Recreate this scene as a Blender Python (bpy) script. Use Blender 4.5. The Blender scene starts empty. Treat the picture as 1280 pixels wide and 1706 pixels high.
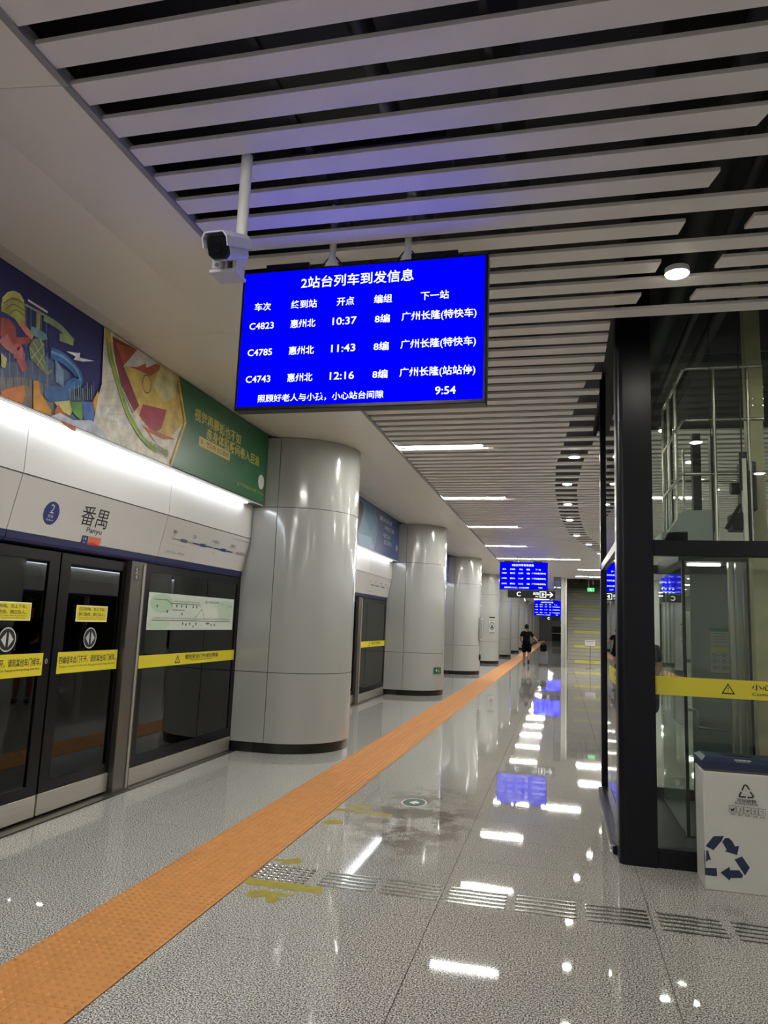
import bpy, math, random
from mathutils import Vector, Matrix
random.seed(7)
SC = bpy.context.scene
COL = SC.collection
# ------------------------------------------------------------------ camera
F = 1215.0; EYE = 1.6
def _n(v): return v.normalized()
_fy = _n(Vector((935.-640, 1048.-853, F)))
_h = _n(Vector((1, .0396, 0)))
_up = _n(_h.cross(_fy))
if _up.y > 0: _up = -_up
_rx = _fy.cross(_up)
if _rx.x < 0: _rx = -_rx
MC = Matrix((_rx, _fy, _up))              # world = MC @ (right, down, forward)
def ray(x, y): return MC @ Vector((x-640, y-853, F))
CAM = Vector((0, 0, EYE))
def onz(x, y, z): d = ray(x, y); return CAM + d*((z-EYE)/d.z)
def onx(x, y, X): d = ray(x, y); return CAM + d*(X/d.x)
def ony(x, y, Y): d = ray(x, y); return CAM + d*(Y/d.y)
cd = bpy.data.cameras.new('camera'); cam = bpy.data.objects.new('camera', cd); COL.objects.link(cam)
cd.sensor_fit = 'HORIZONTAL'; cd.sensor_width = 36; cd.lens = F*36/1280; cd.clip_end = 300; cd.clip_start = .02
R3 = Matrix((MC @ Vector((1,0,0)), MC @ Vector((0,-1,0)), MC @ Vector((0,0,-1)))).transposed()
cam.matrix_world = Matrix.Translation(CAM) @ R3.to_4x4()
SC.camera = cam
# ------------------------------------------------------------------ world, exposure
w = bpy.data.worlds.new('world'); SC.world = w; w.use_nodes = True
w.node_tree.nodes['Background'].inputs[0].default_value = (.02, .022, .025, 1)
w.node_tree.nodes['Background'].inputs[1].default_value = 1
SC.view_settings.view_transform = 'Standard'; SC.view_settings.look = 'None'
SC.view_settings.gamma = 1; SC.view_settings.use_curve_mapping = False
SC.view_settings.exposure = 1.84
LIN_E = 76.0      # linear lights
DOWN_E = 30.0     # downlights
COVE_E = 4.8     # cove strips above the doors
SCR_E = .60      # screens
SC.cycles.max_bounces = 10; SC.cycles.diffuse_bounces = 5; SC.cycles.glossy_bounces = 5
SC.cycles.transparent_max_bounces = 16; SC.cycles.sample_clamp_indirect = 6
SC.cycles.use_denoising = True
# ------------------------------------------------------------------ materials
def s2l(c):
    return tuple(((v/255.)/12.92 if v/255. <= .04045 else ((v/255.+.055)/1.055)**2.4) for v in c)
MATS = {}
def mat(name, rgb, rough=.5, metal=0, spec=.5, emit=0, bump=0, bscale=60, var=0, vscale=3, aniso=None, coat=0):
    if name in MATS: return MATS[name]
    m = bpy.data.materials.new(name); m.use_nodes = True; nt = m.node_tree; N = nt.nodes; L = nt.links
    b = N['Principled BSDF']; c = (*s2l(rgb), 1)
    b.inputs['Base Color'].default_value = c; b.inputs['Roughness'].default_value = rough
    b.inputs['Metallic'].default_value = metal; b.inputs['Specular IOR Level'].default_value = spec
    if coat: b.inputs['Coat Weight'].default_value = coat; b.inputs['Coat Roughness'].default_value = .08
    if emit:
        b.inputs['Emission Color'].default_value = c; b.inputs['Emission Strength'].default_value = emit
    g = N.new('ShaderNodeNewGeometry')
    mp = N.new('ShaderNodeMapping'); L.new(g.outputs['Position'], mp.inputs['Vector'])
    if aniso: mp.inputs['Scale'].default_value = aniso
    if var:
        nz = N.new('ShaderNodeTexNoise'); nz.inputs['Scale'].default_value = vscale; nz.inputs['Detail'].default_value = 4
        L.new(mp.outputs[0], nz.inputs['Vector'])
        r = N.new('ShaderNodeMapRange'); r.inputs[1].default_value = .3; r.inputs[2].default_value = .7
        r.inputs[3].default_value = 1-var; r.inputs[4].default_value = 1+var
        L.new(nz.outputs['Fac'], r.inputs[0])
        mx = N.new('ShaderNodeVectorMath'); mx.operation = 'SCALE'; mx.inputs[0].default_value = c[:3]
        L.new(r.outputs[0], mx.inputs['Scale']); L.new(mx.outputs[0], b.inputs['Base Color'])
    if bump:
        nz = N.new('ShaderNodeTexNoise'); nz.inputs['Scale'].default_value = bscale
        L.new(mp.outputs[0], nz.inputs['Vector'])
        bm = N.new('ShaderNodeBump'); bm.inputs['Strength'].default_value = bump; bm.inputs['Distance'].default_value = .003
        L.new(nz.outputs['Fac'], bm.inputs['Height']); L.new(bm.outputs[0], b.inputs['Normal'])
    MATS[name] = m; return m
def emis(name, rgb, e, lin=None):
    if name in MATS: return MATS[name]
    m = bpy.data.materials.new(name); m.use_nodes = True; nt = m.node_tree
    nt.nodes.remove(nt.nodes['Principled BSDF'])
    em = nt.nodes.new('ShaderNodeEmission'); em.inputs[0].default_value = (*(lin or s2l(rgb)), 1); em.inputs[1].default_value = e
    nt.links.new(em.outputs[0], nt.nodes['Material Output'].inputs[0]); MATS[name] = m; return m
def glass(name, tint, ior=1.5, rough=0.0, frost=0, frostcol=(170,190,180)):
    if name in MATS: return MATS[name]
    m = bpy.data.materials.new(name); m.use_nodes = True; nt = m.node_tree; N = nt.nodes; L = nt.links
    N.remove(N['Principled BSDF']); out = N['Material Output']
    t = N.new('ShaderNodeBsdfTransparent'); t.inputs[0].default_value = (*tint, 1)
    gl = N.new('ShaderNodeBsdfGlossy'); gl.inputs['Roughness'].default_value = rough; gl.inputs[0].default_value = (.95,.97,.96,1)
    fr = N.new('ShaderNodeFresnel'); fr.inputs[0].default_value = ior
    mx = N.new('ShaderNodeMixShader'); L.new(fr.outputs[0], mx.inputs[0])
    if frost:
        d = N.new('ShaderNodeBsdfDiffuse'); d.inputs[0].default_value = (*s2l(frostcol), 1)
        m2 = N.new('ShaderNodeMixShader'); m2.inputs[0].default_value = frost
        L.new(t.outputs[0], m2.inputs[1]); L.new(d.outputs[0], m2.inputs[2]); L.new(m2.outputs[0], mx.inputs[1])
    else: L.new(t.outputs[0], mx.inputs[1])
    L.new(gl.outputs[0], mx.inputs[2]); L.new(mx.outputs[0], out.inputs[0]); MATS[name] = m; return m
def granite():
    m = bpy.data.materials.new('granite'); m.use_nodes = True; nt = m.node_tree; N = nt.nodes; L = nt.links
    b = N['Principled BSDF']; g = N.new('ShaderNodeNewGeometry')
    def noise(sc, det=3, rough=.6):
        n = N.new('ShaderNodeTexNoise'); n.inputs['Scale'].default_value = sc; n.inputs['Detail'].default_value = det
        n.inputs['Roughness'].default_value = rough; L.new(g.outputs['Position'], n.inputs['Vector']); return n
    n1 = noise(125, 2, .9)
    cr = N.new('ShaderNodeValToRGB'); L.new(n1.outputs['Fac'], cr.inputs[0]); e = cr.color_ramp.elements
    e[0].position = .42; e[0].color = (*s2l((62,61,58)), 1); e[1].position = .59; e[1].color = (*s2l((240,238,232)), 1)
    k = e.new(.5); k.color = (*s2l((160,159,155)), 1)
    # faint worn, brownish traffic dirt in the middle of the platform
    n2 = noise(1.1, 5, .6)
    sep = N.new('ShaderNodeSeparateXYZ'); L.new(g.outputs['Position'], sep.inputs[0])
    def gauss(out, c, wd):
        a = N.new('ShaderNodeMath'); a.operation = 'SUBTRACT'; L.new(out, a.inputs[0]); a.inputs[1].default_value = c
        d = N.new('ShaderNodeMath'); d.operation = 'DIVIDE'; L.new(a.outputs[0], d.inputs[0]); d.inputs[1].default_value = wd
        s = N.new('ShaderNodeMath'); s.operation = 'MULTIPLY'; L.new(d.outputs[0], s.inputs[0]); L.new(d.outputs[0], s.inputs[1]); return s
    gx = gauss(sep.outputs[0], -1.15, .42); gy = gauss(sep.outputs[1], 6.3, 1.0)
    ad = N.new('ShaderNodeMath'); ad.operation = 'ADD'; L.new(gx.outputs[0], ad.inputs[0]); L.new(gy.outputs[0], ad.inputs[1])
    mr = N.new('ShaderNodeMapRange'); L.new(ad.outputs[0], mr.inputs[0]); mr.inputs[1].default_value = .2; mr.inputs[2].default_value = 2.2; mr.inputs[3].default_value = 1.0; mr.inputs[4].default_value = 0
    n3 = noise(3.5, 6, .65); mr3 = N.new('ShaderNodeMapRange'); L.new(n3.outputs['Fac'], mr3.inputs[0]); mr3.inputs[1].default_value = .40; mr3.inputs[2].default_value = .54
    mm = N.new('ShaderNodeMath'); mm.operation = 'MULTIPLY'; L.new(mr.outputs[0], mm.inputs[0]); L.new(mr3.outputs[0], mm.inputs[1])
    gw = gauss(sep.outputs[0], .6, 2.2); mrw = N.new('ShaderNodeMapRange'); L.new(gw.outputs[0], mrw.inputs[0]); mrw.inputs[1].default_value = 0; mrw.inputs[2].default_value = 1.6; mrw.inputs[3].default_value = .36; mrw.inputs[4].default_value = 0
    mx2 = N.new('ShaderNodeMath'); mx2.operation = 'MAXIMUM'; L.new(mm.outputs[0], mx2.inputs[0]); L.new(mrw.outputs[0], mx2.inputs[1])
    mix = N.new('ShaderNodeMix'); mix.data_type = 'RGBA'; mix.blend_type = 'MULTIPLY'; L.new(mx2.outputs[0], mix.inputs[0])
    L.new(cr.outputs[0], mix.inputs[6]); mix.inputs[7].default_value = (*s2l((158,146,135)), 1)
    L.new(mix.outputs[2], b.inputs['Base Color'])
    b.inputs['Specular IOR Level'].default_value = .5
    mr2 = N.new('ShaderNodeMapRange'); L.new(n2.outputs['Fac'], mr2.inputs[0]); mr2.inputs[3].default_value = .015; mr2.inputs[4].default_value = .045
    L.new(mr2.outputs[0], b.inputs['Roughness'])
    MATS['granite'] = m; return m
M_gran = granite()
M_joint = mat('joint grout', (52,50,47), .8)
M_slat = mat('painted aluminium slat', (226,221,218), .42, var=.02)
M_void = mat('black ceiling void', (12,13,17), .7, var=.3, vscale=1.5)
M_soff = mat('pale soffit panel', (226,220,208), .32, var=.015, vscale=.8)
M_trim = mat('grey edge trim', (140,138,138), .4)
M_col = mat('enamelled column panel', (166,167,163), .16, coat=.6)
M_seam = mat('dark joint', (40,40,42), .6)
M_base = mat('black base trim', (14,13,12), .25)
M_head = mat('white header panel', (206,204,201), .3)
M_navy = mat('navy header edge', (20,26,84), .4)
M_steel = mat('brushed stainless steel', (196,190,180), .35, metal=.7, bump=.15, bscale=20, aniso=(1,1,40), var=.05)
M_dsteel = mat('dark brushed steel', (112,107,100), .35, metal=.85, aniso=(1,1,30), var=.05)
M_black = mat('black frame', (7,7,9), .3, spec=.25)
M_lift = mat('charcoal lift frame', (8,11,20), .32, spec=.3)
M_dglass = glass('tinted door glass', (.16,.17,.17), 1.55)
M_glass = glass('clear lift glass', (.92,.95,.92), 1.45)
M_frost = glass('frosted lift panel', (.5,.62,.55), 1.45, frost=.75, frostcol=(128,158,136))
M_tact = mat('orange tactile tile', (196,134,70), .55, var=.07, vscale=9)
M_yel = mat('yellow vinyl', (222,206,44), .45)
M_yelw = mat('worn yellow floor tape', (150,138,40), .5, var=.15, vscale=20)
M_white = mat('white paint', (215,215,212), .4)
M_lamp = emis('linear lamp diffuser', (255,252,244), LIN_E)
M_down = emis('downlight lens', (255,248,232), DOWN_E)
M_cove = emis('cove lamp', (240,247,255), COVE_E)
M_blue = emis('blue screen', (0,0,0), SCR_E, lin=(.0, .0, .78))
M_scrt = emis('screen lettering', (235,245,255), .45)
M_scry = emis('screen heading lettering', (240,250,190), .45)
M_ink = mat('black ink', (24,24,26), .5)
ART = [0]
def C(rgb, rough=.45): return mat(('art' if ART[0] else 'print') + ' %d %d %d' % rgb, rgb, rough, var=.28 if ART[0] else 0, vscale=9)
# ------------------------------------------------------------------ mesh helpers
def link(name, me, parent=None, loc=None):
    o = bpy.data.objects.new(name, me); COL.objects.link(o)
    if parent is not None: o.parent = parent
    if loc is not None: o.location = loc
    return o
def tag(o, label=None, cat=None, group=None, kind=None):
    if label: o['label'] = label
    if cat: o['category'] = cat
    if group: o['group'] = group
    if kind: o['kind'] = kind
    return o
def thing(name, label, cat, loc=(0,0,0), rz=0, group=None):
    o = bpy.data.objects.new(name, None); COL.objects.link(o); o.location = loc; o.rotation_euler = (0,0,rz)
    o.empty_display_size = .1
    return tag(o, label, cat, group)
class MB:
    def __init__(s): s.v = []; s.f = []; s.mi = []; s.mats = []; s.sm = []
    def m(s, mt):
        if mt not in s.mats: s.mats.append(mt)
        return s.mats.index(mt)
    def add(s, vs, fs, mt, smooth=False):
        b = len(s.v); s.v += [tuple(v) for v in vs]; k = s.m(mt)
        for f in fs: s.f.append(tuple(b+i for i in f)); s.mi.append(k); s.sm.append(smooth)
        return s
    def box(s, x0, x1, y0, y1, z0, z1, mt):
        vs = [(x,y,z) for z in (z0,z1) for y in (y0,y1) for x in (x0,x1)]
        return s.add(vs, [(0,2,3,1),(4,5,7,6),(0,1,5,4),(2,6,7,3),(0,4,6,2),(1,3,7,5)], mt)
    def bbox(s, x0, x1, y0, y1, z0, z1, mt, b=.004):
        # bevelled box, chamfer b on the vertical and top edges
        pts = [(x0+b,y0),(x1-b,y0),(x1,y0+b),(x1,y1-b),(x1-b,y1),(x0+b,y1),(x0,y1-b),(x0,y0+b)]
        cx, cy = (x0+x1)/2, (y0+y1)/2
        ins = [(x + (b if x < cx else -b), y + (b if y < cy else -b)) for x, y in pts]
        vs = [(x,y,z0+b) for x,y in pts] + [(x,y,z1-b) for x,y in pts] + [(x,y,z1) for x,y in ins] + [(x,y,z0) for x,y in ins]
        fs = []
        for i in range(8):
            j = (i+1) % 8
            fs += [(i,j,8+j,8+i), (8+i,8+j,16+j,16+i), (24+i,24+j,j,i)]
        fs += [tuple(range(16,24)), tuple(reversed(range(24,32)))]
        return s.add(vs, fs, mt)
    def prism(s, pts, z0, z1, mt, smooth=False, zf=None):
        n = len(pts)
        vs = [(x,y,z0) for x,y in pts] + [(x,y,(zf(x,y) if zf else z1)) for x,y in pts]
        s.add(vs, [(i,(i+1)%n,n+(i+1)%n,n+i) for i in range(n)], mt, smooth)
        return s.add(vs, [tuple(reversed(range(n))), tuple(range(n,2*n))], mt)
    def tube(s, pts, r, mt, n=10, caps=True, smooth=True):
        pts = [Vector(p) for p in pts]; rs = r if isinstance(r, (list,tuple)) else [r]*len(pts)
        vs = []; fs = []; N = len(pts); prev = None
        for i, p in enumerate(pts):
            t = (pts[min(i+1,N-1)] - pts[max(i-1,0)]).normalized()
            a = prev if prev is not None else (Vector((0,0,1)) if abs(t.z) < .9 else Vector((1,0,0)))
            u = (a - t*a.dot(t)).normalized(); v = t.cross(u); prev = u
            for k in range(n):
                an = 2*math.pi*k/n; vs.append(p + (u*math.cos(an) + v*math.sin(an))*rs[i])
        for i in range(N-1):
            for k in range(n): fs.append((i*n+k, i*n+(k+1)%n, (i+1)*n+(k+1)%n, (i+1)*n+k))
        s.add(vs, fs, mt, smooth)
        if caps: s.add(vs, [tuple(reversed(range(n))), tuple(range((N-1)*n, N*n))], mt)
        return s
    def build(s, name, parent=None, loc=None, me=None):
        if me is None:
            me = bpy.data.meshes.new(name); me.from_pydata(s.v, [], s.f)
            for mt in s.mats: me.materials.append(mt)
            me.polygons.foreach_set('material_index', s.mi); me.polygons.foreach_set('use_smooth', s.sm); me.update()
        return link(name, me, parent, loc)
_tc = {}
def text_geo(body, bold):
    key = (body, bold)
    if key in _tc: return _tc[key]
    cu = bpy.data.curves.new('t', 'FONT'); cu.body = body; cu.size = 1; cu.resolution_u = 3
    cu.offset = .012 if bold else 0; cu.align_x = 'LEFT'
    o = bpy.data.objects.new('t', cu); COL.objects.link(o)
    dg = bpy.context.evaluated_depsgraph_get(); me = bpy.data.meshes.new_from_object(o.evaluated_get(dg))
    vs = [v.co.copy() for v in me.vertices]; fs = [tuple(p.vertices) for p in me.polygons]
    bpy.data.objects.remove(o); bpy.data.curves.remove(cu); bpy.data.meshes.remove(me)
    _tc[key] = (vs, fs); return vs, fs
class Print:
    """flat print on a surface: O origin, U right, V up, N out of the surface"""
    def __init__(s, O, U, V, N, step=.0006):
        s.O = Vector(O); s.U = Vector(U); s.V = Vector(V); s.N = Vector(N); s.mb = MB(); s.k = 1; s.step = step
    def P(s, u, v): return s.O + s.U*u + s.V*v + s.N*(s.k*s.step)
    def inv(s, p): d = Vector(p) - s.O; return (d.dot(s.U), d.dot(s.V))
    def poly(s, pts, mt):
        a = sum(pts[i][0]*pts[(i+1)%len(pts)][1] - pts[(i+1)%len(pts)][0]*pts[i][1] for i in range(len(pts)))
        if a < 0: pts = pts[::-1]
        s.mb.add([s.P(*p) for p in pts], [tuple(range(len(pts)))], mt); s.k += 1; return s
    def rect(s, u0, u1, v0, v1, mt): return s.poly([(u0,v0),(u1,v0),(u1,v1),(u0,v1)], mt)
    def ell(s, u, v, a, b, mt, n=28, rot=0):
        c, sn = math.cos(rot), math.sin(rot); P = []
        for i in range(n):
            t = 2*math.pi*i/n; x = a*math.cos(t); y = b*math.sin(t); P.append((u+x*c-y*sn, v+x*sn+y*c))
        return s.poly(P, mt)
    def ring(s, u, v, a, b, wd, mt, n=32):
        vs = []; fs = []
        for i in range(n):
            t = 2*math.pi*i/n; c, sn = math.cos(t), math.sin(t)
            vs += [s.P(u+a*c, v+b*sn), s.P(u+(a-wd)*c, v+(b-wd)*sn)]
        for i in range(n): j = (i+1) % n; fs.append((2*i, 2*j, 2*j+1, 2*i+1))
        s.mb.add(vs, fs, mt); s.k += 1; return s
    def stroke(s, pts, wd, mt, closed=False):
        ws = wd if isinstance(wd, (list,tuple)) else [wd]*len(pts); n = len(pts); L = []; R = []
        for i in range(n):
            a = pts[(i-1) % n] if closed else pts[max(i-1,0)]; b = pts[(i+1) % n] if closed else pts[min(i+1,n-1)]
            dx, dy = b[0]-a[0], b[1]-a[1]; l = math.hypot(dx,dy) or 1; nx, ny = -dy/l, dx/l
            L.append((pts[i][0]+nx*ws[i]/2, pts[i][1]+ny*ws[i]/2)); R.append((pts[i][0]-nx*ws[i]/2, pts[i][1]-ny*ws[i]/2))
        vs = [s.P(*p) for p in R+L]; fs = [(i,i+1,n+i+1,n+i) for i in range(n-1)]
        if closed: fs.append((n-1,0,n,2*n-1))
        s.mb.add(vs, fs, mt); s.k += 1; return s
    def text(s, body, u, v, mt, h=None, wd=None, bold=False, align='c', rot=0):
        """centre (u,v); h = cap height; wd = full width (x squeezed to fit)"""
        vs, fs = text_geo(body, bold)
        if not vs: return s
        x0 = min(p.x for p in vs); x1 = max(p.x for p in vs); y0 = min(p.y for p in vs); y1 = max(p.y for p in vs)
        sy = h/(y1-y0) if h else wd/(x1-x0); sx = wd/(x1-x0) if wd else sy
        ox = {'c': (x0+x1)/2, 'l': x0, 'r': x1}[align]; oy = (y0+y1)/2; c, sn = math.cos(rot), math.sin(rot)
        out = []
        for p in vs:
            a = (p.x-ox)*sx; b = (p.y-oy)*sy; out.append(s.P(u+a*c-b*sn, v+a*sn+b*c))
        s.mb.add(out, fs, mt); s.k += .25; return s
    def build(s, name, parent=None): return s.mb.build(name, parent)
def smooth_curve(pts, n=8):
    out = []; P = [pts[0]] + list(pts) + [pts[-1]]
    for i in range(1, len(P)-2):
        for k in range(n):
            t = k/n; a, b, c, d = P[i-1], P[i], P[i+1], P[i+2]
            out.append(tuple(.5*((2*b[j]) + (-a[j]+c[j])*t + (2*a[j]-5*b[j]+4*c[j]-d[j])*t*t + (-a[j]+3*b[j]-3*c[j]+d[j])*t**3) for j in range(len(b))))
    out.append(tuple(pts[-1])); return out
def copy_tree(o, parent=None):
    c = o.copy(); COL.objects.link(c)
    if parent is not None: c.parent = parent
    for ch in list(o.children): copy_tree(ch, c)
    return c
ORD = ['nearest','second','third','fourth','fifth','sixth','seventh','eighth','ninth','tenth','eleventh','twelfth','thirteenth','fourteenth']
YEND = 105.0; YBACK = -8.0; XR = 7.88      # far end, end behind, right door wall
# ================================================================== STRUCTURE
# ---- floor: a concrete slab with granite tiles laid on it
fl = MB().box(-6, 10, YBACK-1, YEND+1, -.3, -.02, M_joint).build('floor'); tag(fl, kind='structure')
ys = [.55*k - .16 for k in range(0, 200)]
xs = [-1.88, -.69, .50, 1.69, 2.88]
tm = {}
def tile(x0, x1, y):
    wd = round(x1-x0, 3)
    if wd not in tm:
        b = .00005; t = MB(); g = .0021
        pts = [(g,g),(wd-g,g),(wd-g,.55-g),(g,.55-g)]; ins = [(g+b,g+b),(wd-g-b,g+b),(wd-g-b,.55-g-b),(g+b,.55-g-b)]
        vs = [(x,y_,-.02) for x,y_ in pts] + [(x,y_,-b) for x,y_ in pts] + [(x,y_,0) for x,y_ in ins]
        fs = [(i,(i+1)%4,4+(i+1)%4,4+i) for i in range(4)] + [(4+i,4+(i+1)%4,8+(i+1)%4,8+i) for i in range(4)] + [(8,9,10,11)]
        t.add(vs, fs, M_gran); o = t.build('tile', fl, (x0, y, 0)); tm[wd] = o.data
    else: link('tile', tm[wd], fl, (x0, y, 0))
NT = 0
for k, y in enumerate(ys):
    if y < 1.4: continue
    if NT > 292: break
    for a, b in zip(xs[:-1], xs[1:]):
        if b > .55 and a > .4 and y > 14 and a > 1.6: continue
        tile(a, b, y); NT += 1
    if y > 2.4:
        tile(-3.80, -3.17, y); tile(-3.17, -2.45, y); NT += 2
    YT = y + .55
rest = MB()
def slab(x0, x1, y0, y1):
    y = y0
    while y < y1 - .01:
        yy = min(y+.55, y1); x = x0
        while x < x1 - .01:
            xx = min(x+1.19, x1); rest.box(x+.001, xx-.001, y+.001, yy-.001, -.02, 0, M_gran); x = xx
        y = yy
for a, b, c, d in ((-1.88, 6.0, YBACK, 1.49), (2.88, 6.2, 1.49, YT), (-1.88, 6.2, YT, YEND), (-3.8, -2.45, YBACK, 2.59), (-3.8, -2.45, YT, YEND), (6.2, 7.8, YBACK, YEND)):
    slab(a, b, c, d)
for y in ys:      # tiles behind the lift, skipped in the individual rows
    if 14 < y < YT-.3: rest.box(1.691, 2.879, y+.001, y+.549, -.02, 0, M_gran)
tag(rest.build('granite_paving', fl), kind='stuff')
# ---- tactile strip
tp = thing('tactile_strip', 'orange studded tactile paving strip running along the platform', 'tactile paving', (-1.88, 0, 0))
PT = .2779; TW = .285
tt = MB(); g = .0012
tt.box(g, TW-g, g, PT-g, 0, .004, M_tact)
for i in range(6):
    for j in range(6):
        cx = TW*(i+.5)/6; cy = PT*(j+.5)/6; vs = []
        for (r, z) in ((.0165,.004), (.010,.0095)):
            vs += [(cx+r*math.cos(t*math.pi/4), cy+r*math.sin(t*math.pi/4), z) for t in range(8)]
        tt.add(vs, [(q,(q+1)%8,8+(q+1)%8,8+q) for q in range(8)] + [tuple(range(8,16))], M_tact)
tme = None
for r in range(146):
    y = 1.73 + r*PT
    for c in (0,1):
        if tme is None: o = tt.build('tactile_tile', tp, (-TW*2+TW*c, y, 0)); tme = o.data
        else: link('tactile_tile', tme, tp, (-TW*2+TW*c, y, 0))
yy = 1.73+146*PT; tr = MB(); tr.box(-.57, 0, yy, YEND-.5, 0, .006, M_tact); tr.box(-.57, 0, YBACK+.5, 1.73, 0, .006, M_tact)
y = yy
while y < YEND-1:
    for i in range(12): tr.box(-.57+.0475*i+.012, -.57+.0475*i+.036, y+.01, y+PT-.01, .006, .009, M_tact)
    y += PT
tag(tr.build('distant_tiles', tp), kind='stuff')
# ---- ceiling: black void slab, slats, soffit panels
ce = MB().box(-6, 10, YBACK-1, YEND+1, 4.7, 4.9, M_void).build('ceiling'); tag(ce, kind='structure')
ZC = 3.8
BL = [(0,2.2),(1.5,1.5),(2.4,1.1),(3.26,.79),(3.72,.68),(4.16,.61),(4.62,.54),(5.04,.47),(6.04,.28),(6.87,.17),(7.77,.09),(8.78,.03),(9.9,-.07),(11.8,-.1),(14,-.05),(15.7,.04),(17.6,.18),(20,.62),(22.5,1.2),(25,2.0),(28,3.2)]
def interp(T, y):
    if y <= T[0][0]: return T[0][1]
    for (a,b),(c,d) in zip(T, T[1:]):
        if y <= c: return b + (d-b)*(y-a)/(c-a)
    return T[-1][1]
def bandL(y): return interp(BL, y)
def bandR(y): return bandL(y) + (.34 if y < 12 else .34 + .01*(y-12))
XL, XRR = -2.03, 6.03
slat_far = MB(); nsl = 0
def lampY(Y): return round((Y-.025)/.22)*.22+.025
JL = list(range(-4, 15)) + [16, 18, 20, 22]
LEFTL = {round((8.76+3.8*j-.025)/.22): (2.6 if j == 4 else 1.07) for j in JL}
RIGHTL = {round((8.76+3.8*j-.025)/.22) for j in range(-4, 12)}
MIDL = {round((12.56-.025)/.22): (1.46,2.20), round((28.0-.025)/.22): (.62,3.02), round((31.6-.025)/.22): (.62,3.02)}
def slat(parent_mb, y0, y1, a0, a1, b0, b1):
    """a = left x at near/far edge, b = right x"""
    m = parent_mb or MB(); z0, z1 = ZC, ZC+.021
    vs = [(a0,y0,z0),(b0,y0,z0),(b1,y1,z0),(a1,y1,z0),(a0,y0,z1),(b0,y0,z1),(b1,y1,z1),(a1,y1,z1)]
    m.add(vs, [(0,3,2,1),(4,5,6,7),(0,1,5,4),(1,2,6,5),(2,3,7,6),(3,0,4,7)], M_slat)
    if parent_mb is None: m.build('slat', ce)
for k in range(-36, 477):
    y1 = .22*k + .09; y0 = y1 - .13
    if y1 > YEND-.1: break
    single = 1.0 < y1 < 37
    tgt = None if single else slat_far
    segs = [(XL, XL, XRR, XRR)]
    if y1 > 5.3 and y1 < 8.3: segs = [(XL, XL, .34, .34), (3.66, 3.66, XRR, XRR)]
    if k % 2 == 0 and 1.0 < y1 < 26:
        l0, l1, r0, r1 = bandL(y0), bandL(y1), bandR(y0), bandR(y1)
        ns = []
        for s in segs:
            if s[2] <= l0 + .05: ns.append(s)
            elif s[0] >= l0: ns.append(s)
            else:
                ns.append((s[0], s[1], l0, l1))
                if r0 < s[2] - .1: ns.append((r0, r1, s[2], s[3]))
        segs = ns
    if y1 > 33.2 and y1 < 46: segs = [(XL, XL, 0, 0), (4, 4, XRR, XRR)]
    def cut(segs, c0, c1):
        ns = []
        for s in segs:
            if c1 <= s[0] or c0 >= s[2]: ns.append(s); continue
            if c0 > s[0] + .05: ns.append((s[0], s[1], c0, c0))
            if c1 < s[2] - .05: ns.append((c1, c1, s[2], s[3]))
        return ns
    if k in LEFTL: segs = cut(segs, -2.1, -2.02+LEFTL[k]+.008)
    if k in RIGHTL: segs = cut(segs, 4.94, 6.1)
    if k in MIDL: segs = cut(segs, MIDL[k][0]-.008, MIDL[k][1]+.008)
    for s in segs: slat(tgt, y0, y1, s[0], s[1], s[2], s[3]); nsl += single
tag(slat_far.build('distant_slats', ce), kind='stuff')
print('slats', nsl)
# carriers above the slats and services in the void
cr_ = MB()
for x in (-1.2, -.3, 3.8, 5.0):
    cr_.box(x, x+.03, YBACK, YEND, ZC+.03, ZC+.06, mat('dark carrier', (30,30,34), .6))
cr_.build('slat_carrier', ce)
sv = MB(); dk = mat('dark services', (34,35,38), .55)
for x, z, r in ((-.9,4.3,.06),(.9,4.35,.09),(1.25,4.2,.05),(1.0,4.05,.03),(3.6,4.3,.08)):
    sv.tube([(x,YBACK,z),(x,YEND,z)], r, dk, 10)
sv.box(-.2, .45, YBACK, YEND, 4.35, 4.65, dk); sv.box(-1.35,-.55,3.2,3.45,3.95,4.05, dk)
sv.build('service_pipes', ce)
# soffit panels (left and right), edge trims
SOF = [(-3.64,3.90),(-3.45,3.865),(-2.65,3.862),(-2.06,3.80)]
def soffit(sign, y0, y1):
    m = MB(); q = [((x if sign > 0 else 4-x), z) for x, z in SOF]
    vs = []
    for y in (y0+.002, y1-.002): vs += [(x,y,z) for x,z in q] + [(x,y,z+.03) for x,z in q]
    fs = []
    for i in range(3):
        fs += [(i,i+1,8+i+1,8+i), (4+i,12+i,12+i+1,4+i+1), (i,4+i,4+i+1,i+1), (8+i,8+i+1,12+i+1,12+i)]
    fs += [(3,7,15,11),(0,8,12,4)]
    return m.add(vs, fs, M_soff, False)
y = YBACK
ye = [YBACK, -4, -.1, 2.38, 5.15, 7.9]
while ye[-1] < YEND: ye.append(min(ye[-1]+3.95, YEND))
for a, b in zip(ye[:-1], ye[1:]):
    soffit(1, a, b).build('soffit_panel', ce)
    soffit(-1, a, b).build('soffit_panel', ce)
for a, b in zip(ye[:-1], ye[1:]):
    for x0 in (-2.06, 6.03):
        MB().box(x0, x0+.032, a+.002, b-.002, ZC-.012, ZC+.045, M_trim).build('edge_trim', ce)
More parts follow.
